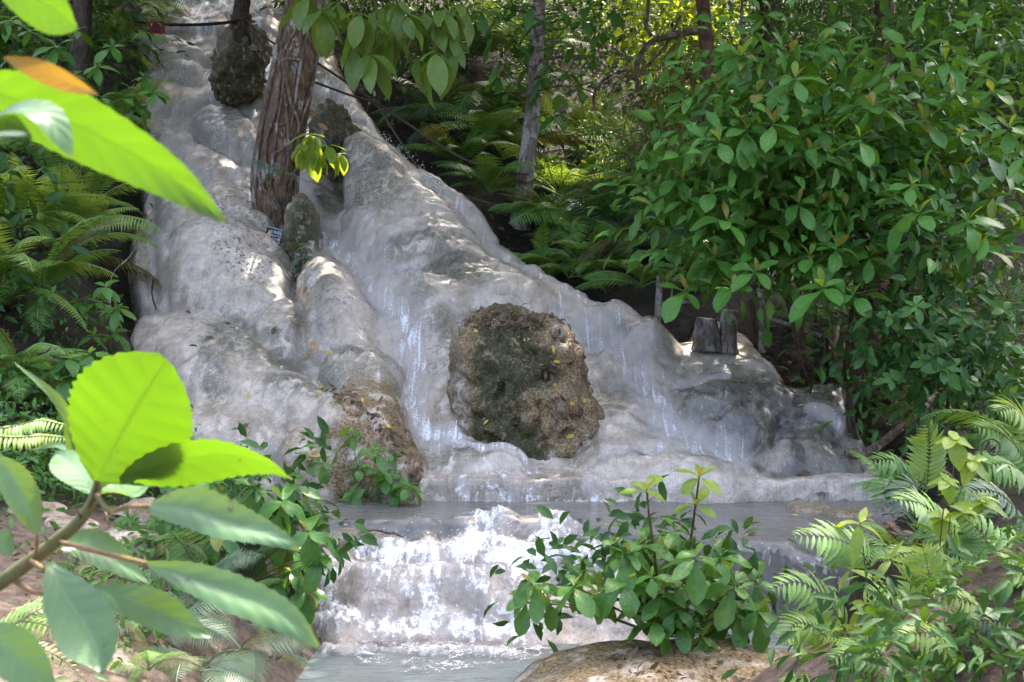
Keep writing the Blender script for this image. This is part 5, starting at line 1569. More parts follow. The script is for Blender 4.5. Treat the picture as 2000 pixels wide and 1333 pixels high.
cloud_bush('olive_vine_bush', 'brownish olive climber with hanging leaves in the vine tangle', 'climber', at(1350, 420, 15.5), px_cluster(1290, 1440, 90, 330, 26, 14.6), 9, .26, .3, 'olive', None, 1.6, .3)
cloud_bush('feathery_bush', 'feathery fine-leaved green bush below the thin arching liana', 'bush', at(1230, 380, 15.4), px_cluster(1165, 1350, 225, 320, 30, 14.8), 60, .16, .06, 'bright', None, .2, .3)
cloud_bush('sunlit_bush', 'yellow sunlit foliage glowing behind the lianas at the top', 'bush', hit(1330, 150), px_cluster(1220, 1450, -30, 90, 26, 18.5, .8), 24, .3, .17, 'lime', None, .4, .5)
cloud_bush('sunlit_bush', 'bright green backlit bush in the gap below the bent liana', 'bush', hit(1310, 250), px_cluster(1260, 1380, 70, 190, 20, 17.6, .5), 22, .26, .14, 'lime', None, .4, .5)
cloud_bush('hillside_bush', 'leafy pale green bush in the top right corner', 'bush', hit(1900, 120), px_cluster(1690, 2040, -30, 130, 40, 13.0, .8), 22, .26, .17, 'mid', None, .3, .5)
cloud_bush('hillside_bush', 'fine grey-green bush on the hillside above the glossy shrubs', 'bush', hit(1580, 150), px_cluster(1480, 1760, -40, 140, 44, 15.0, .8), 36, .26, .09, 'mid', None, .3, .5)
cloud_bush('hillside_bush', 'dark bush beside the upper fall at the top left', 'bush', hit(180, 40), px_cluster(-20, 270, -50, 120, 30, 15.5, .6), 26, .25, .16, 'dark', None, .3, .42)
cloud_bush('leaning_twigs', 'tangle of small dry leaves and stems under the olive climber', 'bush', hit(1250, 390), px_cluster(1150, 1400, 260, 380, 22, 14.9), 14, .22, .12, 'olive', None, .3, .3)
tw = thing('dead_stems', 'pale leaning dead stems under the vine tangle', 'dead stems', at(1250, 400, 14.8))
for i in range(34):
    u, v = rng.uniform(1150, 1400), rng.uniform(300, 400)
    a = at(u, v, 14.6 + rng.uniform(-.3, .3))
    tube('stalk', [a, at(u + rng.uniform(-70, 110), v - rng.uniform(50, 170), 14.6 + rng.uniform(-.4, .4))], [.007, .004], M_VINE, tw, 4, 2)

# crown added out of view to shade the near water, hung from the leaning tree and the reddish tree
shade_crown(main, (-1.8, 10.9, 8.4), (2.6, 2.1, .8), 84, 46, .32, 'mid', seed=21)
shade_crown(redt, (2.4, 11.3, 8.6), (2.6, 2.0, .9), 46, 46, .32, 'mid', seed=22)
shade_crown(redt, (4.9, 9.3, 8.0), (2.5, 2.1, .8), 66, 46, .32, 'mid', seed=23)
limb(redt, (4.2, 12.0, 6.4), (4.9, 9.3, 8.0), .1, .04, M_BARKR, 33)
limb(main, (-2.1, 13.8, 7.6), (-1.6, 10.9, 8.4), .12, .04, M_BARK, 31)
limb(redt, (4.2, 12.0, 6.4), (2.4, 11.3, 8.6), .12, .04, M_BARKR, 32)

# ------------------------------------------------------------------ detailed fern fronds near the camera
LEAFLET = {m: [leaf_me(ML[m], .17 + .02 * i, 'lance', .3, .5 + .2 * i, 12, 3, .16, .02, 0, 40 + i) for i in range(3)] for m in ('fernpale', 'fernlit', 'fern', 'fernblue')}


def frond_path(root, pts, Lmax, pairs, mat, nrm=(0, -.5, .85), droop=.3, start=.12, sweep=30, r=.003):
    line = smooth_line(pts, 8)
    fr = tube('frond', pts, [r, r * .35], M_STEM, root, 5, 8)
    n0 = Vector(nrm).normalized()
    for i in range(pairs):
        q = (i + .5) / pairs
        t = start + (1 - start) * q
        f = t * (len(line) - 1)
        k = min(int(f), len(line) - 2)
        p = line[k].lerp(line[k + 1], f - k)
        tg = (line[k + 1] - line[k]).normalized()
        n = (n0 - tg * n0.dot(tg)).normalized()
        sd = tg.cross(n)
        ln = Lmax * max(.12, math.sin(math.pi * (q * .9 + .1) ** .8) ** .7)
        for s in (-1, 1):
            d = sd * s * math.cos(R(sweep)) + tg * math.sin(R(sweep)) - n * droop * rng.uniform(.5, 1.2)
            leaf_at(fr, LEAFLET[mat], p, d, n + Vector((rng.uniform(-.15, .15),) * 3), ln * rng.uniform(.88, 1.1), 'leaflet')


def px(*l):
    return [at(*p) for p in l]


f1 = thing('foreground_fern', 'large pale fern with long toothed leaflets arching over the right shore', 'fern', at(1720, 1330, 4.9), 'ferns in the right foreground')
frond_path(f1, px((1725, 1330, 4.95), (1715, 1180, 4.9), (1690, 1090, 4.85), (1630, 1052, 4.8), (1548, 1046, 4.7)), .16, 17, 'fernpale', (-.25, -.6, .75), .25, .42)
frond_path(f1, px((1700, 1340, 4.9), (1660, 1250, 4.85), (1620, 1180, 4.75), (1565, 1138, 4.65), (1505, 1150, 4.6)), .14, 16, 'fernpale', (-.3, -.6, .7), .3, .3)
frond_path(f1, px((1690, 1345, 4.8), (1640, 1270, 4.7), (1590, 1225, 4.6), (1550, 1220, 4.55), (1524, 1260, 4.5)), .12, 15, 'fernlit', (-.4, -.6, .6), .35, .25)
frond_path(f1, px((1740, 1330, 4.9), (1740, 1240, 4.8), (1715, 1200, 4.6), (1690, 1260, 4.5), (1680, 1320, 4.45)), .10, 15, 'fernlit', (0, -.9, .3), .3, .2)
f2 = thing('foreground_fern', 'silvery pale fern with broad horizontal leaflets, right of the leaf litter', 'fern', at(1860, 1180, 5.4), 'ferns in the right foreground')
frond_path(f2, px((1880, 1200, 5.4), (1870, 1100, 5.35), (1845, 1030, 5.3), (1800, 985, 5.25), (1745, 975, 5.15)), .17, 18, 'fernpale', (-.2, -.5, .85), .15, .3)
frond_path(f2, px((1880, 1200, 5.4), (1900, 1100, 5.3), (1925, 1050, 5.2), (1990, 1030, 5.1)), .15, 16, 'fernpale', (.2, -.5, .85), .2, .25)
frond_path(f2, px((1870, 1200, 5.4), (1830, 1110, 5.2), (1790, 1080, 5.0), (1740, 1090, 4.9)), .14, 16, 'fernlit', (0, -.5, .85), .25, .2)
f3 = thing('foreground_fern', 'green fern with a tall upright frond beside the bare root', 'fern', at(1800, 1010, 7.2), 'ferns in the right foreground')
frond_path(f3, px((1805, 1010, 7.2), (1812, 930, 7.2), (1815, 870, 7.2), (1812, 822, 7.1)), .17, 18, 'fernlit', (0, -.8, .5), .1, .2)
frond_path(f3, px((1800, 1010, 7.2), (1780, 930, 7.1), (1745, 900, 7.0), (1690, 900, 6.9)), .16, 17, 'fern', (0, -.6, .8), .3, .2)
frond_path(f3, px((1800, 1010, 7.2), (1770, 950, 7.0), (1740, 940, 6.9), (1712, 1000, 6.8)), .18, 18, 'fern', (-.2, -.8, .4), .25, .15)
frond_path(f3, px((1805, 1010, 7.2), (1790, 950, 7.0), (1770, 960, 6.8), (1760, 1020, 6.7)), .18, 18, 'fernblue', (-.2, -.8, .4), .25, .15)
f4 = thing('foreground_fern', 'fern reaching in from the right edge above the weeds', 'fern', at(2030, 1000, 6.4), 'ferns in the right foreground')
frond_path(f4, px((2030, 1010, 6.5), (2000, 900, 6.4), (1960, 850, 6.3), (1900, 830, 6.2)), .2, 18, 'fern', (0, -.6, .8), .2, .15)
frond_path(f4, px((2030, 1000, 6.5), (2010, 850, 6.4), (1985, 800, 6.3), (1945, 805, 6.2)), .18, 18, 'fernlit', (0, -.6, .8), .2, .15)
frond_path(f4, px((2040, 1000, 6.5), (2000, 930, 6.2), (1960, 905, 6.0), (1900, 920, 5.9)), .2, 18, 'fern', (0, -.6, .8), .2, .15)
frond_path(f4, px((2040, 1080, 6.0), (1990, 1000, 5.6), (1940, 960, 5.5), (1880, 960, 5.4)), .16, 18, 'fernblue', (0, -.6, .8), .2, .15)
f5 = thing('foreground_fern', 'dark green fern filling the lower right edge', 'fern', at(1960, 1380, 4.2), 'ferns in the right foreground')
frond_path(f5, px((1990, 1390, 4.2), (1960, 1250, 4.2), (1900, 1180, 4.15), (1820, 1160, 4.1)), .15, 18, 'fernlit', (0, -.5, .85), .2, .2)
frond_path(f5, px((2000, 1390, 4.2), (2000, 1260, 4.1), (1960, 1215, 4.0), (1890, 1215, 3.95)), .13, 18, 'fernblue', (0, -.6, .8), .3, .2)
frond_path(f5, px((1980, 1390, 4.2), (1900, 1290, 4.1), (1830, 1240, 4.0), (1760, 1240, 3.95)), .14, 18, 'fernlit', (0, -.5, .85), .2, .2)
frond_path(f5, px((2010, 1390, 4.2), (2030, 1200, 4.2), (2010, 1120, 4.2), (1960, 1090, 4.15)), .15, 18, 'fernlit', (0, -.5, .85), .2, .2)
f7 = thing('foreground_fern', 'rich green fern spreading low between the pale arching fern and the corner weed', 'fern', at(1800, 1340, 4.6), 'ferns in the right foreground')
frond_path(f7, px((1800, 1345, 4.6), (1790, 1260, 4.6), (1750, 1190, 4.55), (1690, 1150, 4.5)), .16, 18, 'fern', (-.2, -.6, .75), .25, .15)
frond_path(f7, px((1800, 1345, 4.6), (1830, 1240, 4.6), (1880, 1150, 4.6), (1940, 1120, 4.55)), .17, 18, 'fern', (.2, -.6, .75), .2, .15)
frond_path(f7, px((1800, 1345, 4.6), (1810, 1230, 4.6), (1815, 1130, 4.6), (1800, 1060, 4.6)), .16, 18, 'fernlit', (0, -.8, .5), .15, .2)
frond_path(f7, px((1790, 1350, 4.5), (1740, 1290, 4.4), (1680, 1270, 4.35), (1620, 1290, 4.3)), .13, 17, 'fern', (-.1, -.5, .85), .25, .15)
frond_path(f7, px((1990, 1300, 4.6), (1960, 1180, 4.6), (1930, 1060, 4.7), (1880, 1010, 4.7)), .17, 18, 'fern', (0, -.7, .6), .2, .15)
for (u, v, Y, n, L, mat, st, lab) in [(1960, 1130, 5.6, 8, .55, 'fern', 'sword', 'leafy green fern at the right edge behind the silvery fern'), (1760, 1090, 6.2, 7, .45, 'fern', 'sword', 'green fern behind the pale arching fern'), (1880, 960, 7.4, 9, .6, 'fern', 'wide', 'dark fern in the shade under the creeper'), (1980, 870, 8.0, 9, .7, 'fern', 'wide', 'tall fern at the right edge under the creeper'),
                                      (1720, 1330, 4.6, 8, .4, 'fernlit', 'sword', 'lower fern under the pale arching fern'), (1600, 1340, 5.2, 7, .32, 'fernlit', 'sword', 'small fern at the water edge, bottom right of the shrub'), (1830, 1330, 4.4, 8, .4, 'fern', 'sword', 'fern behind the corner weed'), (1730, 960, 7.8, 7, .4, 'fern', 'sword', 'fern at the end of the bare root')]:
    fern(lab, at(u, v, Y), n, L, mat, st, (-130, 130), (-10, 25), 'ferns in the right foreground')
for (u, v, Y, n, L, mat, lab) in [(400, 1130, 6.2, 6, .5, 'fernblue', 'blue-green fern with fine leaflets under the left shrub'), (330, 1230, 5.6, 7, .42, 'fernblue', 'grey-green fern below the long foreground leaf'), (470, 1270, 5.7, 7, .4, 'fernblue', 'pale grey fern at the left shore'), (540, 1290, 6.0, 6, .34, 'fernblue', 'small grey-green fern nearest to the lower pool'),
                                  (390, 1310, 5.2, 7, .36, 'fernblue', 'grey-green fern at the bottom edge left of the pool'), (290, 1310, 5.0, 6, .3, 'fern', 'small dark fern at the bottom edge on the path'), (450, 1200, 6.2, 6, .4, 'fernblue', 'drooping pale fern hidden behind the lowest long leaf')]:
    fern(lab, at(u, v, Y), n, L, mat, 'palm', (-130, 130), (-15, 20), 'ferns on the left shore')
f6 = thing('path_fern', 'light green fern crossing the path at the lower left', 'fern', at(-40, 1260, 3.6))
f6['category'] = 'fern'
frond_path(f6, px((-40, 1260, 3.6), (20, 1225, 3.6), (70, 1195, 3.6), (118, 1165, 3.6)), .09, 13, 'fernpale', (0, -.7, .7), .1, .05)
frond_path(f6, px((-40, 1240, 3.7), (40, 1215, 3.6), (100, 1225, 3.5), (150, 1245, 3.5)), .05, 16, 'fernlit', (0, -.5, .8), .1, .05)
frond_path(f6, px((-40, 1300, 3.4), (40, 1265, 3.3), (110, 1280, 3.3), (170, 1333, 3.3)), .04, 18, 'fernlit', (0, -.5, .8), .1, .05)
g1 = thing('arching_fern', 'long arching fern fronds in front of the left bank, beside the round leaf', 'fern', at(-60, 860, 2.4))
frond_path(g1, px((-60, 840, 2.4), (20, 835, 2.4), (80, 822, 2.4), (150, 838, 2.4)), .045, 26, 'fernpale', (0, -.3, .95), .3, .02, 10, .003)
frond_path(g1, px((-60, 850, 2.3), (30, 855, 2.3), (90, 852, 2.3), (150, 858, 2.3)), .035, 26, 'fernlit', (0, -.3, .95), .3, .02, 10, .003)

# ------------------------------------------------------------------ the branch of big leaves close to the camera
def mat_bigleaf(name, c1, c2, trans, tf, rough=.4):
    return mat_leaf(name, c1, c2, trans, rough, tf, 8.0, spec=.5, veinw=.3)


ML['big'] = mat_bigleaf('big_leaf', (0.05, 0.115, 0.05), (0.07, 0.14, 0.055), (0.16, 0.27, 0.012), .28, .24)
ML['biglit'] = mat_bigleaf('big_leaf_lit_copy', (0.035, 0.08, 0.012), (0.045, 0.095, 0.012), (0.07, 0.155, 0.003), .62, .45)  # lit copy of the big leaf; sun glow put into its colours
ML['bigyellow'] = mat_bigleaf('big_leaf_dying', (0.2, 0.12, 0.015), (0.26, 0.17, 0.04), (0.2, 0.11, 0.008), .5, .5)


def big_leaf(root, line, w, nrm, mat='big', prof='elliptic', fold=.2, wav=.05, serr=.05, nv=34, na=9, curl=0.0, seed=0):
    """line: (column, row, distance) points from stalk to tip; w: full width in pixels at mid distance"""
    r = random.Random(seed)
    pts = smooth_line([at(*p) for p in line], max(1, nv // (len(line) - 1)))
    n = len(pts)
    Ym = line[len(line) // 2][2]
    W = w * Ym / FPX
    n0 = Vector(nrm).normalized()
    V, UVs = [], []
    ph = r.uniform(0, 6)
    for i in range(n):
        t = i / (n - 1)
        tg = (pts[min(i + 1, n - 1)] - pts[max(i - 1, 0)]).normalized()
        nn = (n0 - tg * n0.dot(tg)).normalized()
        sd = tg.cross(nn)
        ww = float(PROF[prof](np.clip(t, .012, .99))) * W / 2
        for j in range(na):
            s = -1 + 2 * j / (na - 1)
            k = ww * (1 + (serr * (1 if i % 2 else -.6) * (abs(s) > .95)))
            h = fold * abs(s) * k - curl * s * abs(s) * k + wav * W * abs(s) * math.sin(7 * t + ph + (2 if s < 0 else 0)) + .012 * W * math.sin(t * 2 * math.pi * 8 - abs(s) * 8) * abs(s) * (1 - abs(s)) * 2
            V.append(pts[i] + sd * (s * k) + nn * h)
            UVs.append((.5 + .5 * s, t))
    me = mesh_np('leaf', [tuple(v) for v in V], grid_faces(n, na)[:, ::-1], ML[mat], uv=UVs)
    return link('leaf', me, root)


def petiole(root, pts, r=.004):
    return tube('leaf_stalk', [at(*p) for p in pts], [r, r * .8], M_PET, root, 7, 6)


M_PET = mat_simple('petiole', (0.10, 0.085, 0.03), (0.2, 0.12, 0.06), 40, .5)
fb = thing('foreground_branch', 'close branch of large toothed leaves at the lower left, one round leaf glowing', 'branch', at(0, 1150, 1.5))
tube('branch', [at(*p) for p in ((-40, 1165, 1.55), (30, 1118, 1.55), (100, 1065, 1.56), (160, 1012, 1.57), (186, 965, 1.58), (192, 940, 1.58))], [.011, .009, .006], M_STEM, fb, 10, 6)
big_leaf(fb, [(190, 942, 1.58), (225, 870, 1.57), (270, 790, 1.55), (325, 702, 1.53)], 250, (.1, -1, .05), 'biglit', 'round', .05, .03, .04, seed=1)
big_leaf(fb, [(240, 935, 1.58), (330, 905, 1.55), (430, 890, 1.52), (520, 905, 1.5), (572, 935, 1.5)], 105, (-.1, -.75, -.55), 'biglit', 'ovate', .25, .08, .06, seed=2)
big_leaf(fb, [(180, 965, 1.6), (160, 930, 1.64), (132, 905, 1.68), (108, 884, 1.72)], 75, (.2, -.7, .6), 'big', 'elliptic', .1, .05, .05, seed=3)
big_leaf(fb, [(190, 965, 1.6), (220, 962, 1.66), (255, 960, 1.7), (288, 948, 1.74)], 60, (0, -.55, .8), 'big', 'elliptic', .1, .06, .05, seed=4)
petiole(fb, [(186, 965, 1.58), (215, 998, 1.52), (250, 990, 1.45), (295, 990, 1.4)])
big_leaf(fb, [(290, 990, 1.4), (370, 995, 1.37), (450, 1025, 1.34), (520, 1045, 1.31), (585, 1070, 1.28)], 80, (.0, -.62, .78), 'big', 'ovate', .22, .07, .05, curl=.35, seed=5)
petiole(fb, [(112, 1058, 1.56), (180, 1075, 1.5), (240, 1090, 1.42), (290, 1102, 1.36)])
big_leaf(fb, [(285, 1100, 1.36), (370, 1130, 1.33), (460, 1165, 1.3), (550, 1205, 1.27), (622, 1262, 1.24)], 76, (.1, -.66, .75), 'big', 'elliptic', .2, .06, .05, curl=.3, seed=6)
petiole(fb, [(60, 1095, 1.55), (85, 1112, 1.5), (100, 1105, 1.46)])
big_leaf(fb, [(98, 1098, 1.46), (125, 1160, 1.42), (165, 1220, 1.38), (190, 1270, 1.35), (196, 1312, 1.33)], 122, (-.15, -.72, .65), 'big', 'elliptic', .18, .06, .05, seed=7)
big_leaf(fb, [(170, 1145, 1.5), (230, 1165, 1.5), (290, 1185, 1.5), (350, 1215, 1.49), (412, 1246, 1.48)], 74, (0, -.8, .45), 'big', 'elliptic', .12, .05, .04, seed=8)
petiole(fb, [(20, 1130, 1.55), (70, 1158, 1.54), (120, 1150, 1.52), (175, 1146, 1.5)])
big_leaf(fb, [(118, 1072, 1.62), (160, 1068, 1.64), (210, 1085, 1.66), (290, 1140, 1.68)], 70, (0, -.6, .78), 'big', 'elliptic', .15, .06, .05, curl=.3, seed=9)
big_leaf(fb, [(-20, 885, 1.5), (20, 930, 1.5), (50, 985, 1.5), (74, 1046, 1.5)], 62, (.5, -.75, .35), 'big', 'elliptic', .2, .05, .05, curl=.3, seed=10)
petiole(fb, [(70, 1088, 1.55), (72, 1065, 1.52), (73, 1044, 1.5)], .003)
big_leaf(fb, [(-60, 1230, 1.3), (0, 1255, 1.3), (50, 1300, 1.3), (110, 1370, 1.3)], 95, (.2, -.8, .4), 'big', 'elliptic', .1, .05, .04, seed=11)
big_leaf(fb, [(-30, 1040, 1.45), (-5, 1050, 1.45), (10, 1066, 1.45), (22, 1086, 1.45)], 40, (.2, -.8, .5), 'big', 'elliptic', .1, .05, .04, seed=12)
for (u, v, du, dv) in [(160, 1012, -14, -22), (175, 990, 10, -26), (100, 1065, -16, -20), (60, 1096, -10, -18), (205, 1002, 8, 26), (186, 960, 6, -24)]:
    tube('thorn', [at(u, v, 1.565), at(u + du * .6, v + dv * .6, 1.555), at(u + du, v + dv, 1.55)], [.0025, .0004], M_BARKR, fb, 5, 3)

ft = thing('overhanging_branch', 'blurred bright green leaves hanging in at the upper left corner', 'branch', at(-30, 120, 1.1))
tube('branch', [at(-90, 60, 1.15), at(-40, 140, 1.12), at(-20, 260, 1.1)], [.008, .006], M_STEM, ft, 8, 5)
big_leaf(ft, [(-60, 165, 1.12), (60, 205, 1.08), (190, 265, 1.04), (330, 345, 1.0), (442, 437, .97)], 138, (.35, -.85, -.35), 'biglit', 'ovate', .1, .04, .03, seed=21)
big_leaf(ft, [(-50, -70, 1.1), (20, -30, 1.08), (90, 10, 1.06), (152, 55, 1.04)], 105, (.2, -.85, -.4), 'biglit', 'obovate', .1, .04, .03, seed=22)
big_leaf(ft, [(190, 185, 1.02), (130, 160, 1.03), (70, 135, 1.04), (8, 112, 1.05)], 44, (.1, -.9, -.2), 'bigyellow', 'elliptic', .1, .05, .02, seed=23)
big_leaf(ft, [(-10, 225, 1.0), (45, 215, .98), (95, 230, .97), (140, 305, .96)], 76, (.1, -.55, .82), 'big', 'elliptic', .15, .06, .03, seed=24)
big_leaf(ft, [(-60, 200, 1.06), (-20, 220, 1.05), (20, 240, 1.05), (62, 272, 1.04)], 56, (.1, -.85, -.4), 'biglit', 'elliptic', .1, .05, .03, seed=25)
big_leaf(ft, [(-70, 285, 1.0), (-20, 268, 1.0), (20, 262, 1.0), (55, 262, 1.0)], 30, (.1, -.5, .85), 'big', 'elliptic', .1, .05, .03, seed=26)
gr = thing('grass_tuft', 'long pale grass-like leaves just above the round glowing leaf', 'grass', at(110, 930, 2.2))
for pts, w in [([(160, 950, 2.0), (150, 860, 1.95), (110, 780, 1.9), (25, 706, 1.85)], 26), ([(165, 950, 2.0), (155, 900, 1.98), (140, 840, 1.95), (130, 800, 1.95)], 40), ([(60, 880, 2.2), (110, 870, 2.15), (140, 890, 2.1), (150, 930, 2.1)], 14)]:
    big_leaf(gr, pts, w, (.3, -.8, .5), 'big', 'lance', .2, .03, .0, 24, 5)

fh = thing('fiddlehead', 'curled young fern tip standing among the weeds at the right', 'fern', at(1915, 1000, 5.6))
cc = at(1938, 876, 5.6)
tube('curl', [at(1915, 1010, 5.62), at(1912, 930, 5.6), at(1916, 896, 5.6)] + [cc + Vector((math.cos(a) * rr, .004 * a, math.sin(a) * rr)) for a, rr in ((3.5, .05), (2.6, .05), (1.6, .047), (.6, .043), (-.4, .038), (-1.4, .033), (-2.4, .028), (-3.4, .023), (-4.4, .018), (-5.6, .012))], [.006, .007, .006, .004], M_STEM, fh, 7, 4)
prop(tube('stick', [at(300, 545, 11.55), at(297, 575, 11.5), at(305, 606, 11.45)], [.012, .008], M_BARKR, None, 5, 4), 'thin dark stick standing against the pale rock at the left edge of the fall', 'stick')
prop(tube('twig', [at(215, 610, 10.2), at(218, 540, 10.3), at(255, 500, 10.5), at(268, 470, 10.7)], [.008, .005], M_VINE, None, 5, 4), 'bent bare twig on the dark left rock wall', 'twig')

# ------------------------------------------------------------------ litter, fallen leaves, drops
def litter(name, label, spots, L, mat, upn=.5):
    P = np.array([tuple(p) for p, n in spots])
    Nn = np.array([tuple(n) for p, n in spots]) + nrng.normal(size=P.shape) * upn
    D = nrng.normal(size=P.shape)
    D -= Nn * ((D * Nn).sum(1) / (Nn * Nn).sum(1))[:, None]
    me = cloud_me(name, P + Nn * .006, D, Nn, L * nrng.uniform(.5, 1.3, len(P)), .45, ML[mat], 8)
    return prop(link(name, me), label, None, None, 'stuff')


def gspots(u, v, n, lift=.01):
    return [(hit(rng.uniform(*u), rng.uniform(*v)) + Vector((0, 0, lift + rng.uniform(0, .04))), UP) for _ in range(n)]


litter('leaf_litter', 'dark dead leaves on the soil bank above the splashing edge', gspots((640, 1050), (100, 520), 500), .11, 'brown')
litter('leaf_litter', 'dead leaves and twigs under the low mossy fence', gspots((1490, 1680), (610, 770), 420), .1, 'brown')
litter('leaf_litter', 'brown leaf litter on the right shore beside the pool', gspots((1560, 1760), (1000, 1080), 260, .03), .09, 'brown')
litter('leaf_litter', 'scattered dead leaves on the dirt of the left path', gspots((-20, 560), (1020, 1330), 420), .05, 'brown')
litter('leaf_litter', 'dead leaves on the shaded hillside', gspots((1100, 1700), (200, 520), 300), .12, 'brown')
litter('leaf_litter', 'dark strip of dead leaves on the boulder beside the small leafy plant', [rock_top(rng.gauss(0, 10) + 640 + 170 * t, 770 + 20 * t + 130 * t * t + rng.gauss(0, 12)) for t in [rng.random() for _ in range(150)]], .07, 'brown', .6)
from mathutils.bvhtree import BVHTree
DG = None


def bvh_of(o):
    me = o.data
    return BVHTree.FromPolygons([v.co + o.location for v in me.vertices], [tuple(p.vertices) for p in me.polygons])


MB = bvh_of(bpy.data.objects['mossy_boulder'])
CAMP = Vector((0, 0, CAMZ))


def on_boulder(bvh, u, v):
    d = Vector(ray(u, v)).normalized()
    loc, n, i, _ = bvh.ray_cast(CAMP, d)
    return (loc, n) if loc else None


sp = [on_boulder(MB, 910 + 160 * t + rng.gauss(0, 14), 628 + rng.gauss(0, 12)) for t in np.linspace(0, 1, 170)] + [on_boulder(MB, rng.uniform(1050, 1150), rng.uniform(640, 860)) for _ in range(110)]
litter('leaf_litter', 'dead leaves caked on top of the big mossy boulder', [s for s in sp if s], .075, 'brown', .6)
FR = bvh_of(bpy.data.objects['flat_rock'])
sp = [on_boulder(FR, rng.uniform(1180, 1480), rng.uniform(1225, 1330)) for _ in range(120)]
litter('leaf_litter', 'dead leaves under the shrub on the flat rock', [s for s in sp if s], .06, 'brown', .6)


def fallen(label, group, spots, L, mat, name='fallen_leaf'):
    """spots: (point and normal, where it lies); each leaf gets its own label"""
    ms = leafset(mat, 'elliptic', .45, nv=5, droop=.7)
    for s, where in spots:
        if not s: continue
        p, n = s
        o = bpy.data.objects.new(name, rng.choice(ms))
        COL.objects.link(o)
        d = Vector((rng.uniform(-1, 1), rng.uniform(-1, 1), rng.uniform(-.3, .3)))
        d = d - n * d.dot(n)
        place(o, p + n * .015, d, n + Vector((rng.uniform(-.3, .3), rng.uniform(-.5, 0), .1)), L * rng.uniform(.8, 1.2))
        prop(o, label + ' ' + where, 'leaf', group)


def pool_at(u, v):
    return (at(u, v, (CAMZ - ZM - .02) * FPX / (v - 520)), UP)


fallen('small yellow leaf on the mossy boulder,', 'yellow leaves on the mossy boulder', [(on_boulder(MB, u, v), w) for u, v, w in ((1036, 664, 'centre of its top edge'), (1083, 690, 'upper right, higher of a pair'), (1095, 708, 'upper right, lower of a pair'), (1090, 755, 'right side at mid height, upper of two'), (1107, 785, 'right side at mid height, lower of two'), (1142, 790, 'nearest its right edge'), (955, 822, 'on the dark moss, lower left'), (1000, 890, 'lowest one near the water'), (935, 650, 'at its top left corner'), (1120, 850, 'lower right corner'))], .07, 'yellow')
fallen('small yellow leaf on the left rock apron,', 'yellow leaves on the left apron', [(rock_top(u, v), w) for u, v, w in ((485, 768, 'furthest left and alone'), (617, 775, 'in the middle of the apron'), (640, 690, 'highest, in the crevice'), (768, 840, 'lowest, near the boulder plant'), (710, 780, 'beside the dark leaf strip'), (635, 755, 'just below the green dome'), (590, 700, 'left of the crevice leaves'))], .075, 'yellow')
fallen('brown dead leaf on the pale left rock apron,', 'brown leaves on the left apron', [(rock_top(u, v), w) for u, v, w in ((365, 650, 'upper left, left of a pair'), (402, 665, 'upper left, right of a pair'), (470, 840, 'low on the apron'), (440, 630, 'under the big pale dome'), (360, 612, 'highest one'), (650, 770, 'left end of the leaf strip'), (540, 640, 'between the dome and the crevice'))], .11, 'brown')
fallen('tan dry leaf in the crevice beside the grey column,', 'tan leaves in the crevice', [(rock_top(u, v), w) for u, v, w in ((592, 578, 'topmost'), (588, 602, 'second from the top'), (618, 692, 'lowest'), (604, 672, 'just above the lowest'))], .16, 'tan')
fallen('tan dead leaf hanging right of the big trunk,', 'tan leaves by the trunk', [((at(623, 222, 13.7), Vector((0, -1, .2))), 'upper'), ((at(621, 242, 13.7), Vector((0, -1, .2))), 'lower')], .17, 'tan')
fallen('dead brown leaf caught on the wet dark rocks,', 'brown leaves on the wet rocks', [(rock_top(u, v), w) for u, v, w in ((1520, 840, 'highest'), (1515, 872, 'middle'), (1558, 925, 'lowest, near the pool'))], .13, 'brown')
fallen('yellow leaf floating in the middle pool,', 'yellow leaves on the pool', [(pool_at(u, v), w) for u, v, w in ((915, 1026, 'left, above the rapids'), (1000, 1012, 'beside the small tan stone'), (1105, 1026, 'centre of the pool'), (1180, 1030, 'beside the yellowish stone'), (1545, 1010, 'far right'))], .055, 'yellow')
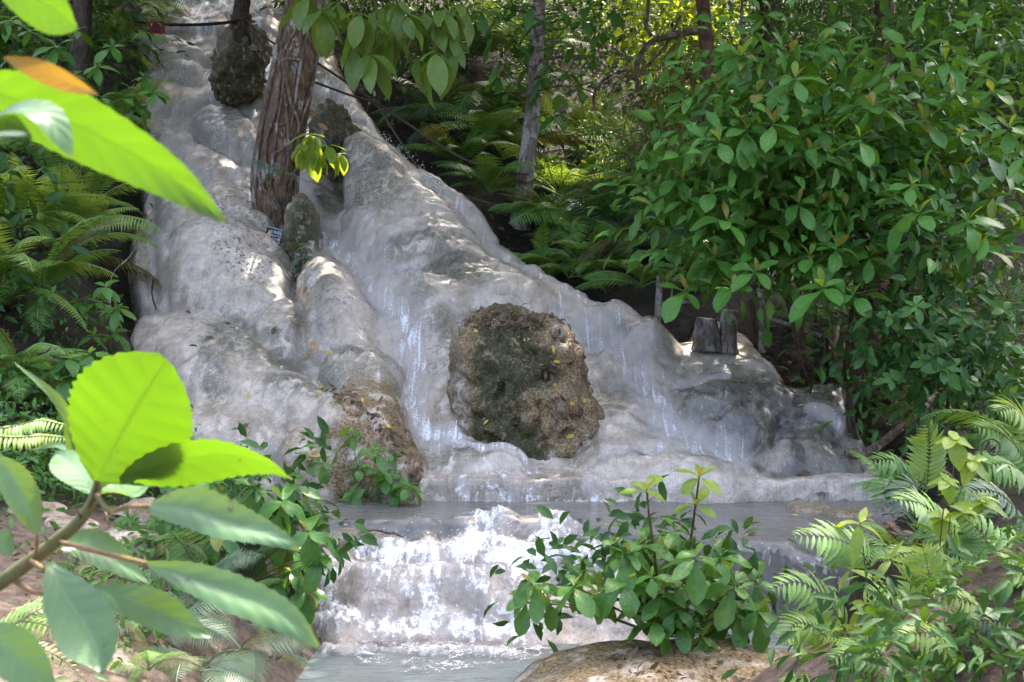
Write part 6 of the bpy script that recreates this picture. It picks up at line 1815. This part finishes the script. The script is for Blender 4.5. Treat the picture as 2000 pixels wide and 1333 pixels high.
fallen('brown leaf floating in the middle pool,', 'brown leaves on the pool', [(pool_at(u, v), w) for u, v, w in ((1215, 1036, 'left of the shrub shoots'), (1440, 1040, 'right of the shrub shoots'), (1480, 1046, 'furthest right'), (1170, 1016, 'near the ledge'), (1130, 1021, 'furthest left'))], .07, 'brown')
fallen('dry orange leaf on the low sprig left of the boulder plant,', 'dry leaves on the sprig', [((at(622, 880, 8.75), Vector((0, -1, .3))), 'left one'), ((at(634, 888, 8.75), Vector((0, -1, .3))), 'right one')], .12, 'tan')

b = new_mat('water_drops')
M_DROP = b.finish(b.N('BsdfPrincipled', Base_Color=(.85, .87, .9), Roughness=.15).outputs[0])


def drops(name, label, pts, r):
    OV = np.array([(1, 0, 0), (-1, 0, 0), (0, 1, 0), (0, -1, 0), (0, 0, 1), (0, 0, -1)], float)
    OF = np.array([(0, 2, 4), (2, 1, 4), (1, 3, 4), (3, 0, 4), (2, 0, 5), (1, 2, 5), (3, 1, 5), (0, 3, 5)])
    P = np.array([tuple(p) for p in pts])
    n = len(P)
    s = r * nrng.uniform(.4, 1.3, n)
    V = (P[:, None] + OV[None] * s[:, None, None] * nrng.uniform(.7, 1.3, (n, 1, 3))).reshape(-1, 3)
    F = (OF[None] + (np.arange(n) * 6)[:, None, None]).reshape(-1, 3)
    return prop(link(name, mesh_np(name, V, F, M_DROP)), label, None, None, 'stuff')


pts = []
edge = [(735, 262), (790, 300), (830, 345), (860, 370)]
for _ in range(170):
    t = rng.random() * 2.99
    i = int(t)
    u = edge[i][0] + (edge[i + 1][0] - edge[i][0]) * (t - i)
    v = edge[i][1] + (edge[i + 1][1] - edge[i][1]) * (t - i)
    pts.append(at(u + rng.gauss(0, 7), v - abs(rng.gauss(0, 6)), 14.2 - .35 * i + rng.gauss(0, .12)))
drops('splash_drops', 'white spray flying off the right edge of the fall', pts, .007)
pts = []
for _ in range(900):
    u, v = rng.uniform(640, 1120), rng.uniform(1040, 1240)
    Y = 8.15 - (v - 1040) / 200 * .95
    pts.append(at(u, v, Y) + Vector((0, -.05, abs(rng.gauss(0, .05)))))
drops('splash_drops', 'tiny drops thrown up by the rapids', pts, .0045)
